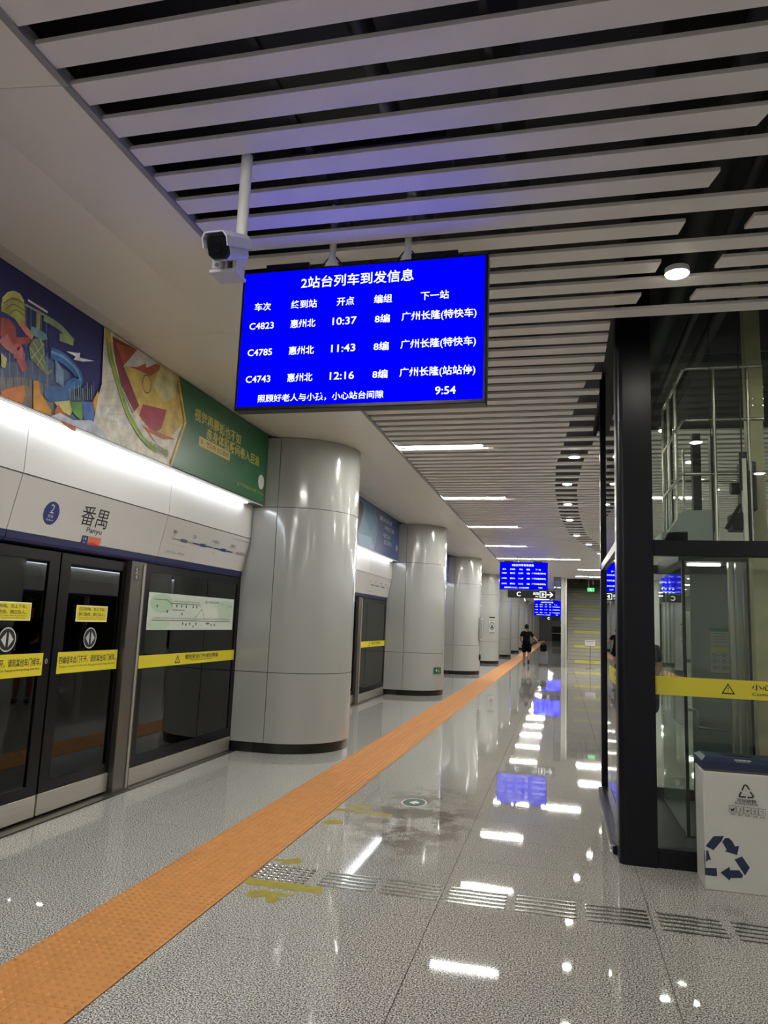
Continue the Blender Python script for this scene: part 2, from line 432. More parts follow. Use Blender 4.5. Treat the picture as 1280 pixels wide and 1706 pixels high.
# ---- walls
def wall(name, x0, x1, y0, y1, z0, z1, m): return tag(MB().box(x0,x1,y0,y1,z0,z1,m).build(name), kind='structure')
wall('wall_left', -6.2, -6, YBACK, YEND, -.3, 4.7, mat('tunnel wall', (30,31,32), .8, var=.2))
wall('wall_right', 10, 10.2, YBACK, YEND, -.3, 4.7, MATS['tunnel wall'])
wall('wall_back', -6, 10, YBACK-.2, YBACK, -.02, 4.7, M_head)
wf = MB(); wf.box(-6, -1.25, YEND, YEND+.2, -.02, 4.7, M_head); wf.box(0, 10, YEND, YEND+.2, -.02, 4.7, M_head); wf.box(-1.25, 0, YEND, YEND+.2, 1.9, 4.7, M_head)
tag(wf.build('wall_far'), kind='structure')
d = MB(); d.box(-1.25,0,YEND+.1,YEND+.15,0,1.9,M_black); d.box(-1.3,-1.22,YEND-.05,YEND+.1,0,1.95,M_dsteel); d.box(-1.3,.05,YEND-.05,YEND+.1,1.9,1.97,M_dsteel); d.box(-1.22,0,YEND-.02,YEND+.1,.95,1.03,M_steel)
tag(d.build('door_1'), kind='structure')
# ================================================================== COLUMNS
def ell_pts(s, Y0, a=.80, b=.78, n=20, off=0, half=None):
    """outline from near flank corner round the nose to far flank corner (local: x out from -3.45, y from 0)"""
    P = []
    for i in range(n+1):
        t = -math.pi/2 + math.pi*i/n
        P.append(((a+off)*math.cos(t), .78 + (b+off)*math.sin(t)))
    return P
colmesh = {}
def column(i, side):
    sgn = 1 if side == 'left' else -1
    Y0 = 8.44 + 7.9*(i)
    x0 = -3.45 if side == 'left' else 4+3.45
    if side == 'left':
        lab = '%s white panelled half-round column from the camera, along the left doors' % ORD[i-0] if i >= 0 else 'white panelled half-round column behind the camera'
        if i == 0: lab = 'nearest and largest white panelled half-round column, right of the green advert'
        if i == 3: lab = 'fourth white half-round column from the camera, with a wall notice on its near side'
    else: lab = 'half-round white column on the far right side, ' + ('behind the camera' if i < 0 else ORD[i] + ' one')
    t = thing('column', lab, 'column', (x0, Y0, 0), 0 if sgn > 0 else 0, 'white half-round columns along the left side' if sgn > 0 else 'white half-round columns along the right side')
    if not colmesh:
        core = MB(); P = [(x-.012 if x > .02 else x, y) for x, y in ell_pts(1,0,off=-.012)]
        core.prism([(-.42, .012)] + P + [(-.42, 1.548)], 0, 3.86, M_seam, True); colmesh['core'] = core
        base = MB(); base.prism([(-.42,.02)] + ell_pts(1,0,off=-.008) + [(-.42,1.54)], 0, .115, M_base, True); colmesh['base_trim'] = base
        zs = [(.118,.938),(.946,2.964),(2.972,3.858)]
        pn = []
        for z0, z1 in zs:
            m = MB(); m.box(-.43, -.004, 0, .02, z0, z1, M_col); pn.append(m)
            m = MB(); O = ell_pts(1,0,n=28); I = ell_pts(1,0,off=-.02,n=28); n = len(O)
            vs = [(x,y,z0) for x,y in O] + [(x,y,z1) for x,y in O] + [(x,y,z0) for x,y in I] + [(x,y,z1) for x,y in I]
            m.add(vs, [(k,k+1,n+k+1,n+k) for k in range(n-1)], M_col, True)
            m.add(vs, [(n+k,n+k+1,3*n+k+1,3*n+k) for k in range(n-1)] + [(2*n+k,2*n+k+1,k+1,k) for k in range(n-1)] + [(0,n,3*n,2*n),(n-1,2*n+n-1,3*n+n-1,n+n-1)], M_col)
            # shift so that there is a joint at the flank
            m.v = [(x+.004, y, z) for x,y,z in m.v]; pn.append(m)
            m = MB(); m.box(-.43, -.004, 1.54, 1.56, z0, z1, M_col); pn.append(m)
        colmesh['p'] = pn
    def put(mb, name):
        if isinstance(mb, MB):
            key = id(mb)
            if key not in colmesh: colmesh[key] = mb.build(name, t).data; o = t.children[-1]
            else: o = link(name, colmesh[key], t)
        if sgn < 0: o.scale = (-1, 1, 1)
        return o
    put(colmesh['core'], 'core'); put(colmesh['base_trim'], 'base_trim')
    for m in colmesh['p']: put(m, 'panel')
    return t
cols = [column(i, 'left') for i in range(0, 12)]
tag(cols[0]); 
for i in range(-1, 6): column(i, 'right')
# column behind the first door bay (just outside the frame, seen in reflections)
column(-1, 'left')
# ================================================================== PLATFORM DOOR BAYS
XD = -3.88
DSTY = {}
def bay(i, mirror=False):
    """door bay between columns i-1 and i (local y=0 at the end of the previous column)"""
    Y0 = 10.0 + 7.9*(i-1)
    names = {0:'nearest glass platform screen doors with yellow warning strips, left of the first column',
             1:'glass platform screen doors between the first and second columns'}
    lab = names.get(i, 'glass platform screen doors in the %s bay from the camera' % ORD[min(i,13)]) if not mirror else 'glass platform screen doors on the far right side, %s bay' % ORD[min(i,13)]
    t = thing('platform_screen_doors', lab, 'platform doors', (XD if not mirror else 4-XD, Y0, 0), 0, 'platform screen doors along the left side' if not mirror else 'platform screen doors along the right side')
    if mirror: t.scale = (-1,1,1)
    if DSTY.get('t'):
        for ch in DSTY['t'].children: copy_tree(ch, t)
        return t
    q = lambda y: y - 2.1
    # fixed panes
    for a, b in ((6.27,8.42),(2.12,3.88)):
        f = MB(); a, b = q(a), q(b)
        f.box(-.05,0,a,a+.10,.17,2.07,M_black); f.box(-.05,0,b-.07,b,.17,2.07,M_black); f.box(-.05,0,a+.10,b-.07,1.99,2.07,M_black); f.box(-.05,0,a+.10,b-.07,.17,.27,M_black)
        f.build('pane_frame', t)
        MB().box(-.02,-.008,a+.10,b-.07,.27,1.99,M_dglass).build('glass_pane', t)
        MB().bbox(-.05,.005,a,b,.012,.168,M_steel,.003).build('kick_plate', t)
    # posts
    for a, b in ((6.0,6.25),(3.9,4.15)):
        MB().bbox(-.06,.03,q(a),q(b),0,2.07,M_dsteel,.004).build('post', t)
        if a > 5:
            MB().tube([(.035,q(6.2),.02),(.035,q(6.2),2.05)], .012, M_steel, 8).build('post_edge', t)
    # sliding leaves
    for n_, (a, b) in enumerate(((4.16,5.065),(5.085,5.99))):
        lf = thing('door_leaf', None, None, (0,0,0)); lf.parent = t
        a, b = q(a), q(b); f = MB(); sa = .12 if n_ == 1 else .05; sb = .05 if n_ == 1 else .12
        f.box(-.065,-.02,a,a+sa,.19,2.05,M_black); f.box(-.065,-.02,b-sb,b,.19,2.05,M_black); f.box(-.065,-.02,a+sa,b-sb,1.97,2.05,M_black); f.box(-.065,-.02,a+sa,b-sb,.19,.27,M_black)
        f.build('leaf_frame', lf)
        MB().box(-.045,-.033,a+sa,b-sb,.27,1.97,M_dglass).build('glass_pane', lf)
        MB().bbox(-.065,-.018,a,b,.03,.188,M_steel,.003).build('kick_plate', lf)
    m = MB(); m.box(-.1,.08,q(4.15),q(6.0),-.018,.012,M_dsteel); m.box(-.01,.08,q(2.12),q(8.43),-.018,.009,M_dsteel)
    m.build('threshold', t)
    MB().box(-.16,-.056,q(2.12),q(8.43),2.07,2.10,M_black).build('lintel', t)
    DSTY['t'] = t; return t
bays = [bay(i) for i in range(0, 8)]
for i in range(0, 5): bay(i, True)
# stickers on the nearest bay (and fixed-pane strip on the second)
def pr(X, step=.0006): return Print((X, 0, 0), (0,1,0), (0,0,1), (1,0,0), step)
def yz(x, y, X): p = onx(x, y, X); return (p.y, p.z)
def local(o, t): 
    o.location = -t.location; return o
def strip_print(a, b, z0, z1, X): 
    p = pr(X); p.rect(a, b, z0, z1, C((228,212,40))); return p
lv = [c for c in bays[0].children if c.name.startswith('door_leaf')]
DOOR_ZH = '四编组车此门不开，请到其他车门候车。'; DOOR_EN = 'This door is not open for the 4-car train. Please get on the train through other doors.'
for lf, (a, b, sa, sb) in zip(lv, ((4.16+.05,4.98,4.33,4.79),(5.15,5.965,5.325,5.755))):
    s = strip_print(a, b, 1.09, 1.26, XD-.018)
    s.text(DOOR_ZH, (a+b)/2, 1.195, M_ink, h=.062, wd=(b-a)*.95, bold=True); s.text(DOOR_EN, (a+b)/2, 1.142, M_ink, h=.024, wd=(b-a)*.93)
    o = s.build('yellow_warning_strip', lf); local(o, bays[0])
    tag(o, 'yellow strip with black Chinese and English lettering')
    s = pr(XD-.018); s.rect(sa, sb, 1.505, 1.64, C((250,245,200))); s.rect(sa+.008, sb-.008, 1.513, 1.632, C((228,212,40)))
    m = (sa+sb)/2
    s.text('灯闪铃响，勿上下车，', m, 1.609, M_ink, h=.03, wd=.36, bold=True); s.text('扶门危险，顾己及人。', m, 1.567, M_ink, h=.03, wd=.36, bold=True)
    s.text('Do not board or alight when the light flashes', m, 1.54, M_ink, h=.010, wd=.36); s.text('and the bell rings. Keep hands off the doors.', m, 1.524, M_ink, h=.010, wd=.34)
    local(s.build('yellow_notice', lf), bays[0])
    s = pr(XD-.018); cy = 4.575 if lf is lv[0] else 5.543; cz = 1.368; W_ = C((200,203,200)); K_ = C((18,19,21))
    s.ell(cy, cz, .088, .088, W_); s.ell(cy, cz, .079, .079, K_)
    s.poly([(cy-.062,cz),(cy-.012,cz+.055),(cy-.012,cz-.055)], W_); s.poly([(cy+.062,cz),(cy+.012,cz+.055),(cy+.012,cz-.055)], W_)
    local(s.build('door_symbol', lf), bays[0])
for bi in (0, 1):
    t = bays[bi]; dy = 7.9*bi
    s = strip_print(6.28+dy, 8.38+dy, 1.075, 1.195, XD+.002)
    c = 7.02+dy; s.poly([(c-.055,1.095),(c+.055,1.095),(c,1.182)], M_ink); s.poly([(c-.035,1.105),(c+.035,1.105),(c,1.163)], C((228,212,40))); s.text('!', c, 1.127, M_ink, h=.034, bold=True)
    s.text('请在安全门外排队等候', 7.56+dy, 1.152, M_ink, h=.05, wd=.78, bold=True); s.text('Please stand behind the safety door', 7.56+dy, 1.112, M_ink, h=.018, wd=.5)
    o = s.build('yellow_warning_strip', t); local(o, t)
t = bays[0]
s = pr(XD+.033); s.rect(6.04,6.12,1.89,2.02, C((72,72,70))); s.text('5', 6.08,1.985, C((215,215,210)), h=.045); s.text('4', 6.08,1.925, C((215,215,210)), h=.045); s.rect(6.05,6.11,1.954,1.957,C((215,215,210)))
local(s.build('door_number_plate', t), t)
s = pr(XD+.002); A = lambda x,y: yz(x,y,XD)
g1, g2, g3 = C((206,216,204)), C((178,204,176)), C((70,84,74))
s.rect(6.37, 8.28, 1.435, 1.80, g1); s.ell(6.62,1.70,.22,.095,g2); s.ell(8.05,1.66,.2,.12,C((192,208,188))); s.ell(6.6,1.49,.2,.05,C((190,212,186))); s.ell(7.6,1.6,.25,.13,C((214,220,208)))
s.stroke([(6.45,1.60-.07),(8.2,1.60-.07)], .006, g3); s.stroke([(6.47,1.735),(6.72,1.735),(6.79,1.705),(7.42,1.705),(7.46,1.66),(7.34,1.575),(7.3,1.53)], .006, g3); s.stroke([(7.46,1.66),(7.56,1.545)], .005, g3); s.stroke([(6.79,1.705),(6.83,1.64),(7.08,1.64)], .005, g3)
for k in range(60): s.stroke([(6.47+k*.029,1.545),(6.482+k*.029,1.562)], .006, g3); s.k -= 1
for k in range(22): s.stroke([(6.84+k*.026,1.72),(6.85+k*.026,1.735)], .006, g3); s.k -= 1
for (x,z) in ((6.9,1.68),(7.0,1.68),(7.1,1.678),(7.25,1.68),(7.33,1.68),(7.02,1.6),(7.05,1.5),(7.12,1.49),(7.2,1.5),(7.28,1.47),(7.34,1.5),(6.52,1.67),(6.72,1.62),(7.7,1.49),(7.78,1.49)): s.rect(x,x+.02,z-.014,z+.014,g3); s.k -= 1
s.ell(7.62,1.505,.05,.012,C((120,130,122)))
s.text('广州地铁线网图', 7.72, 1.745, g3, h=.028, wd=.3); s.rect(7.54,7.555,1.72,1.765,g3); s.text('图例 换乘站', 8.18,1.71,g3,h=.02,wd=.1); s.text('北', 8.08,1.69,g3,h=.03)
o = local(s.build('network_map', t), t); tag(o, 'pale green railway network map sticker on glass')
s = pr(XD-.018); s.ell(5.02,1.195,.016,.02,C((170,170,178))); s.ell(5.02,1.195,.009,.012,C((60,60,120))); local(s.build('keyhole_sticker', lv[0]), bays[0])
# ================================================================== HEADERS above the doors
def header(i, mirror=False):
    Y0 = 2.1 + 7.9*i; L = 6.34
    nm = {0:'white header panel with station name sign above the nearest platform doors', 1:'white header panel with route map above the doors between first and second columns'}
    lab = nm.get(i, 'white header panel above the %s bay of platform doors' % ORD[min(i,13)]) if not mirror else 'white header above the platform doors on the far right, %s bay' % ORD[min(i,13)]
    t = thing('header', lab, 'door header', (0,Y0,0) if not mirror else (4,Y0,0), 0, 'white headers above the platform doors')
    if mirror: t.scale = (-1,1,1)
    cuts = [0, 2.3, 4.33, L-.02]
    if 'hd' in DSTY:
        for ch in DSTY['hd'].children: copy_tree(ch, t)
        return t
    for a, b in zip(cuts[:-1], cuts[1:]):
        a += .004; b -= .004
        def sec(pts, mt, name):
            n = len(pts); m = MB(); vs = [(x,a,z) for x,z in pts] + [(x,b,z) for x,z in pts]
            m.add(vs, [(k,(k+1)%n,n+(k+1)%n,n+k) for k in range(n)] + [tuple(reversed(range(n))), tuple(range(n,2*n))], mt); m.build(name, t)
        sec([(-3.86,2.152),(-3.775,2.556),(-3.80,2.556),(-3.92,2.152)], M_head, 'sign_panel')
        sec([(-3.93,2.10),(-3.90,2.072),(-3.875,2.078),(-3.862,2.10),(-3.858,2.148),(-3.93,2.148)], M_navy, 'navy_edge')
        sec([(-3.77,2.564),(-3.77,2.985),(-3.80,2.985),(-3.80,2.564)], M_head, 'upper_panel')
    m = MB(); m.box(-4.1,-3.935,.0,L-.01,2.105,2.985,M_seam); m.box(-3.935,-3.82,0,L-.01,2.45,2.97,M_seam); m.build('backing', t)
    DSTY['hd'] = t; return t
hds = [header(i) for i in range(0, 8)]
for i in range(0,5): header(i, True)
# slanted print frame on the lower sign panel
_V = Vector((.085,0,.404)).normalized(); _Nn = Vector((_V.z,0,-_V.x))
def hp(i): return Print((-3.86, 0, 2.152), (0,1,0), _V, _Nn, .0008)
for i in (0, 1):
    t = hds[i]; dy = 7.9*i; s = hp(i); navy = C((38,52,120)); g_ = C((60,60,66)); gl_ = C((140,140,150))
    def UV(x, y):
        d = ray(x, y); n = _Nn; p = CAM + d*((s.O-CAM).dot(n)/d.dot(n)); return s.inv(p)
    if i == 0:
        u, v = UV(85.5, 855); s.ell(u, v, .088, .092, navy); s.text('2', u, v+.035, M_white, h=.07, wd=.042); s.text('站台', u, v-.022, M_white, h=.026, wd=.06); s.text('Platform', u, v-.052, M_white, h=.016, wd=.08)
        u, v = UV(158.5, 862); s.text('番禺', u, v, C((28,28,30)), h=.165, wd=.36, bold=False)
        u, v = UV(156.5, 886); s.text('Panyu', u, v, C((40,40,42)), h=.058, wd=.205)
        u, v = UV(140.5, 899); s.rect(u-.04,u+.04,v-.034,v+.034,navy); s.text('14', u, v+.01, M_white, h=.03, wd=.04); s.text('Gate', u, v-.02, M_white, h=.012)
        u, v = UV(156.5, 902); s.rect(u-.085,u+.085,v-.036,v+.036,C((226,110,84))); s.poly([(u-.085,v-.02),(u-.02,v-.01),(u+.085,v-.03),(u+.085,v-.036),(u-.085,v-.036)],C((196,70,52)))
    # route diagram
    y0 = dy
    def ln(a, b, c=navy, w=.012): s.stroke([(a[0]+y0,a[1]),(b[0]+y0,b[1])], w, c)
    ln((6.62,.205),(6.98,.205),gl_,.009); s.rect(6.78+y0,6.90+y0,.19,.222,C((90,90,110)))
    ln((7.02,.205),(7.48,.205)); s.rect(7.20+y0,7.32+y0,.19,.222,C((60,70,140))); ln((7.53,.205),(8.0,.205)); s.rect(7.70+y0,7.82+y0,.19,.222,navy)
    for yy_ in (6.6,7.0,7.505): s.ring(yy_+y0,.205,.018,.018,.005,gl_)
    for a, tx, en in ((6.62,'竹料','Zhuliao'),(7.02,'番禺','Panyu'),(7.52,'广州莲花山','Guangzhou Lianhuashan'),(7.98,'惠州北','Huizhou North')):
        s.text(tx, a+y0, .275, g_, h=.036, bold=True); s.text(en, a+y0, .243, gl_, h=.013)
    s.text('小金口 惠州方向', 8.2+y0, .215, g_, h=.034, wd=.24); s.rect(8.09+y0,8.3+y0,.186,.189,gl_); s.text('→', 8.345+y0, .2, g_, h=.035)
    s.text('西平西', 7.52+y0,.15,gl_,h=.018); s.text('下一站 开往 惠州北方向', 8.12+y0,.365,g_,h=.02,wd=.44); s.rect(6.5+y0,6.9+y0,.055,.058,gl_); s.rect(6.5+y0,6.503+y0,.055,.08,gl_); s.text('请先下后上 文明乘车', 6.72+y0,.07,g_,h=.018,wd=.36)
    s.stroke([(6.5+y0,.15),(6.9+y0,.15)],.002,gl_)
    o = s.build('sign_lettering', t); o.location = -t.location
    tag(o, 'platform number, station name and route diagram' if i == 0 else 'route diagram')
# ================================================================== ADVERT BOXES + COVE LIGHTS
PX = -3.64
adm = {}
def advert(i, col, lab, mirror=False):
    Y0 = 2.1 + 7.9*i
    t = thing('advert_box', lab, 'advert', (0,Y0,0) if not mirror else (4,Y0,0), 0, 'advert boxes above the doors')
    if mirror: t.scale = (-1,1,1)
    if 'b' not in adm:
        m = MB(); m.box(-3.92, PX-.012, .0, 6.33, 2.99, 3.895, M_trim); o = m.build('box', t); adm['b'] = o.data
        m = MB(); m.box(PX-.012, PX+.004, 0, 6.33, 2.975, 2.99, M_white); adm['l'] = m.build('lower_lip', t).data
    else: link('box', adm['b'], t); link('lower_lip', adm['l'], t)
    MB().box(PX-.012, PX, .0, 6.33, 2.99, 3.895, col).build('poster_face', t)
    return t
AD = []
labs = ['long advert with waterslides and green slogan panel, above the nearest doors', 'blue advert above the doors between first and second columns', 'dark blue advert above the doors between second and third columns']
pc = [C((34,38,104),.35), C((44,72,130),.35), C((36,44,120),.35), C((60,70,110),.35)]
for i in range(0, 8): AD.append(advert(i, pc[min(i,3)], labs[i] if i < 3 else 'blue advert above the %s bay of doors from the camera' % ORD[i]))
for i in range(0, 5): advert(i, pc[1], 'advert box above the doors on the far right side, %s bay' % ORD[i], True)
cov = None
for i in range(-1, 12):
    for mir in (0, 1):
        if i < 0 and mir == 0: pass
        if mir and i > 5: continue
        lab = 'cove light strip under the %s advert from the camera' % ORD[i] if (i >= 0 and not mir) else ('cove light strip behind the camera' if not mir else 'cove light strip over the doors on the far right side, %s bay' % (ORD[i] if i >= 0 else 'hindmost'))
        t = thing('cove_light', lab, 'light', (0 if not mir else 4, 2.1+7.9*i, 0), 0, 'cove light strips over the platform doors')
        if mir: t.scale = (-1,1,1)
        if cov is None:
            a = MB().box(-3.76,-3.665,0.2,6.06,2.975,2.99,M_white).build('channel', t).data
            b = MB().box(-3.745,-3.705,0.25,6.0,2.962,2.975,M_cove).build('lamp', t).data; cov = (a, b)
        else: link('channel', cov[0], t); link('lamp', cov[1], t)
# headers for the first extra bay (behind) are out of view
# ---- poster 1 artwork (flat print)
t = AD[0]; s = Print((PX,0,0),(0,1,0),(0,0,1),(1,0,0),.00012)
Q = lambda *pts: [yz(x, y, PX) for x, y in pts]
zt, zb = 3.893, 2.992
def clipz(P): return [(a, min(max(b, zb), zt)) for a, b in P]
def PL(pts, c): s.poly(clipz(Q(*pts)), c)
def ST(pts, wd, c, n=6): s.stroke(clipz(smooth_curve(Q(*pts), n)), wd, c)
# zoom-coordinate helper of the detail crops used while looking at the print
def z4(*pts): return [(a/6.094, 440+b/6.094) for a, b in pts]
def z5(*pts): return [(160+a/4.267, 540+b/4.267) for a, b in pts]
ART[0] = 1
G = mat('green print', (28,96,58), .35); cream = C((206,200,186)); gold = C((206,170,70)); yl = C((196,180,70)); wh = C((205,205,203))
org = C((192,112,60)); red = C((150,50,48)); dred = C((128,44,52)); teal = C((70,120,150)); lb = C((52,100,160)); olive = C((134,140,74)); sky = C((84,110,160)); pink = C((176,84,86))
# base of slides, left part
ART[0] = 1
PL(z4((0,1000),(300,980),(420,900),(700,1100),(760,1330),(1000,1480),(1060,1706),(900,1700),(560,1560),(0,1345)), C((72,86,122)))
PL(z4((0,1150),(240,1150),(520,1240),(560,1560),(0,1345)), C((120,112,104)))
for k in range(14):
    x = 20+k*38; ST(z4((x,900),(x+4,1250)), .010, C((60,84,120) if k%2 else (104,116,130)), 1)
for k in range(10):
    x = 260+k*26; ST(z4((x,430+k*12),(x,840)), .012, C((36,58,84) if k%2 else (70,96,120)), 1)
ST(z4((280,365),(480,490)), .016, wh, 1); ST(z4((250,410),(470,530)), .016, C((140,150,150)), 1)
PL(z4((370,460),(410,480),(400,690),(365,680)), C((150,140,70)))
# funnel
PL(z4((10,420),(20,340),(70,285),(135,268),(200,300),(240,370),(248,440),(250,620),(200,640),(150,560),(60,500),(10,480)), C((150,150,78)))
PL(z4((10,420),(20,340),(70,285),(135,268),(200,300),(240,370),(238,400),(190,350),(130,335),(60,370),(22,440)), C((186,184,110)))
for q in ([(30,400),(120,350),(235,395)], [(40,470),(130,410),(240,470)], [(90,510),(160,465),(246,530)]): ST(z4(*q), .007, C((96,92,54)))
ST(z4((210,590),(250,660),(330,740)), .05, C((186,110,84)))
PL(z4((0,540),(90,560),(150,640),(165,745),(300,740),(300,800),(150,830),(60,760),(0,730)), red)
ST(z4((40,740),(120,860),(190,860),(200,960),(250,1080)), .07, pink)
ST(z4((0,760),(60,830),(150,880),(160,960)), .05, C((160,92,92)))
ST(z4((440,540),(600,640),(740,790)), [.05]*13, C((120,138,104))); ST(z4((600,740),(740,790)), .06, C((134,150,104)),2)
ST(z4((310,670),(430,730),(450,770)), .06, C((92,130,140)))
# net slide
PL(z4((290,840),(330,765),(400,750),(445,810),(450,960),(480,1090),(530,1060),(530,1095),(470,1130),(420,1080),(360,1020),(300,950)), C((104,116,84)))
for q in ([(300,850),(440,1060)],[(330,790),(450,1000)],[(440,810),(310,960)],[(445,900),(370,1030)],[(400,755),(440,900)]): ST(z4(*q), .006, C((170,176,130)),1)
# blue slide loop
ST(z4((510,900),(640,960),(760,1080),(800,1180),(700,1235),(640,1340),(480,1340)), .085, lb); ST(z4((510,890),(640,945),(770,1070),(810,1180)), .02, C((100,150,196)))
PL(z4((450,1240),(640,1240),(650,1370),(500,1390),(440,1340)), C((58,98,150)))
for k in range(6): ST(z4((560+14*k,970+20*k),(565+14*k,1200+10*k)), .012, C((120,150,186)),1)
for k in range(12): ST(z4((700+22*k,1260-(k%3)*30),(704+22*k,1380)), .008, C((76,120,170) if k%2 else (150,160,96)),1)
# orange pools & tubes
PL(z4((0,1290),(130,1250),(240,1230),(250,1330),(210,1430),(0,1345)), org); PL(z4((330,1180),(385,1190),(400,1310),(510,1480),(510,1540),(430,1520),(330,1470)), C((196,140,60)))
PL(z4((540,1400),(700,1385),(720,1500),(700,1540),(600,1480)), C((186,180,110))); PL(z4((715,1400),(825,1400),(830,1600),(760,1540),(715,1480)), C((96,150,66))); PL(z4((825,1400),(930,1400),(950,1530),(990,1660),(900,1620),(835,1560)), C((66,110,180)))
ST(z4((560,1460),(640,1570),(760,1660)), .08, C((176,92,70))); PL(z4((930,1400),(985,1290),(1020,1420),(1060,1560),(960,1530)), C((206,150,60)))
PL(z4((950,1500),(1060,1500),(1100,1640),(980,1650)), C((150,50,70)))
PL(z4((660,885),(790,905),(803,895),(800,950),(950,985),(830,990),(735,970),(760,940)), C((225,226,230)))
PL(z4((0,905),(60,960),(40,1060),(0,1040)), C((190,186,110)))
# middle picture
PL([(172,545),(300,622),(306,725),(282,790),(150,735),(162,660),(168,640)], cream); PL([(82,700),(98,688),(120,700),(150,700),(168,716),(180,740),(150,735)], C((176,182,196)))
PL(z5((110,80),(270,170),(420,270),(470,300),(590,380),(620,700),(500,830),(320,700),(200,420),(110,200)), C((196,168,84)))
PL(z5((110,90),(280,180),(230,260),(190,300),(230,400),(300,580),(250,640),(180,480),(130,260)), C((122,40,60)))
PL(z5((130,130),(270,180),(350,240),(470,310),(380,370),(300,330),(190,290)), C((170,84,54)))
PL(z5((185,300),(290,180),(440,270),(400,290),(350,310),(345,278),(290,305)), wh)
PL(z5((450,300),(575,385),(560,520),(480,560),(400,440)), C((196,188,140)))
PL(z5((325,570),(495,610),(460,740),(400,780),(300,650)), C((158,44,66))); PL(z5((320,720),(560,820),(520,890),(400,830)), C((172,88,60)))
PL(z5((370,770),(470,820),(560,820),(530,900),(440,870)), cream)
# (the little round figure on the photo's print is kept as a plain disc)
u, v = Q((243,640))[0]; s.ell(u, v, .075, .085, C((60,56,50))); s.ell(u, v, .066, .076, C((196,160,90)))
for k in range(9): ST(z5((60+8*k,220+40*k),(230+14*k,560+26*k)), .004, C((200,205,205)),1)
for k in range(8): ST(z5((50,300+55*k),(110+26*k,280+62*k)), .004, C((170,180,180)),1)
for k in range(34):
    a = random.uniform(30,330); b = 620+a*.42+random.uniform(-60,50); u, v = Q(*z5((a,b)))[0]
    s.ell(u, max(v,3.01), random.uniform(.01,.035), random.uniform(.006,.015), C((205,208,212)), 8)
ST(z5((75,30),(90,200),(150,430),(220,640),(320,810),(420,900)), .05, C((120,160,56))); ST(z5((68,30),(80,200),(140,430),(208,640),(308,810)), .014, C((176,190,90))); ST(z5((60,60),(85,130)),.05,gold,2)
# green panel
ART[0] = 0
yr = 6.33+2.1
g0 = Q(*z5((570,365),(625,700),(520,1005)))
s.poly([g0[0],g0[1],g0[2],(yr,zb),(yr,zt)], G); s.stroke([g0[0],g0[1],g0[2]], .035, gold)
def TX(x, y, body, wd, h, c, bold=True): u, v = yz(x, y, PX); s.text(body, u, v, c, h=h, wd=wd, bold=bold)
L0 = yz(322,692,PX); L1 = yz(399,733,PX); s.text('视觉再震撼也不如', (L0[0]+L1[0])/2, (L0[1]+L1[1])/2+.01, C((200,176,64)), h=.13, wd=(L1[0]-L0[0]), bold=True)
L0 = yz(342,722,PX); L1 = yz(430,770,PX); s.text('亲身体验瞬间卷入巨浪', (L0[0]+L1[0])/2, (L0[1]+L1[1])/2, C((200,176,64)), h=.13, wd=(L1[0]-L0[0]), bold=True)
a = yz(329,737,PX); b = yz(381,758,PX); vm = (a[1]+b[1])/2
s.rect(a[0],b[0],vm-.05,vm+.05,C((196,170,90))); s.text('»', a[0]+.06, vm, G, h=.05, bold=True); s.text('来玩吧 出口即到', (a[0]+b[0])/2+.06, vm, G, h=.06, wd=(b[0]-a[0])*.72, bold=True)
a = yz(245,740,PX); b = yz(277,756,PX); s.text('风暴双响炮', (a[0]+b[0])/2, 3.10, C((120,124,40)), h=.075, wd=b[0]-a[0], bold=True)
a = yz(393,805,PX); b = yz(437,824,PX); s.text('@ 广州长隆水上乐园 GUANG', (a[0]+b[0])/2, (a[1]+b[1])/2, C((176,160,60)), h=.045, wd=b[0]-a[0])
u, v = yz(433,803,PX); s.ell(u, v, .09, .09, C((196,200,190)))
o = s.build('printed_artwork', t); o.location = -t.location; tag(o, 'waterslide picture at left, yellow slogan on green at right')
# poster 2 artwork
t = AD[1]; s = Print((PX,0,0),(0,1,0),(0,0,1),(1,0,0),.0006)
def z6(*pts): return [(585+a/7.314, 830+b/7.314) for a, b in pts]
PL(z6((80,0),(290,95),(310,360),(280,630),(60,560)), C((92,130,160))); PL(z6((0,0),(90,0),(150,60),(150,160),(110,330),(70,420),(0,300)), C((60,56,58)))
PL(z6((170,60),(290,100),(300,300),(230,420),(180,260)), C((64,120,150))); PL(z6((80,420),(250,480),(280,630),(100,560)), C((130,160,190)))
ST(z6((290,100),(315,370),(275,635)), .02, C((150,170,190)))
for (x0,y0_,x1,y1_,tx,c_) in ((350,245,500,310,'夏天就要',wh),(410,340,520,430,'冲进巨浪',wh),(385,440,475,490,'一起来玩水',wh),(400,535,490,565,'出口即到',C((180,190,210)))):
    a = yz(*z6((x0,y0_))[0],PX); b = yz(*z6((x1,y1_))[0],PX); s.text(tx, (a[0]+b[0])/2, (a[1]+b[1])/2, c_, h=.10, wd=b[0]-a[0], bold=True)
a = yz(*z6((555,610))[0],PX); s.ell(a[0], a[1], .1, .07, C((170,180,200)))
o = s.build('printed_artwork', t); o.location = -t.location
# poster 3: faint text
t = AD[2]; s = Print((PX,0,0),(0,1,0),(0,0,1),(1,0,0),.002); s.ell(24.0,3.2,.09,.1,C((150,150,190))); s.text('水上乐园', 23.2,3.5,C((120,130,190)),h=.2); o = s.build('printed_artwork', t); o.location = -t.location
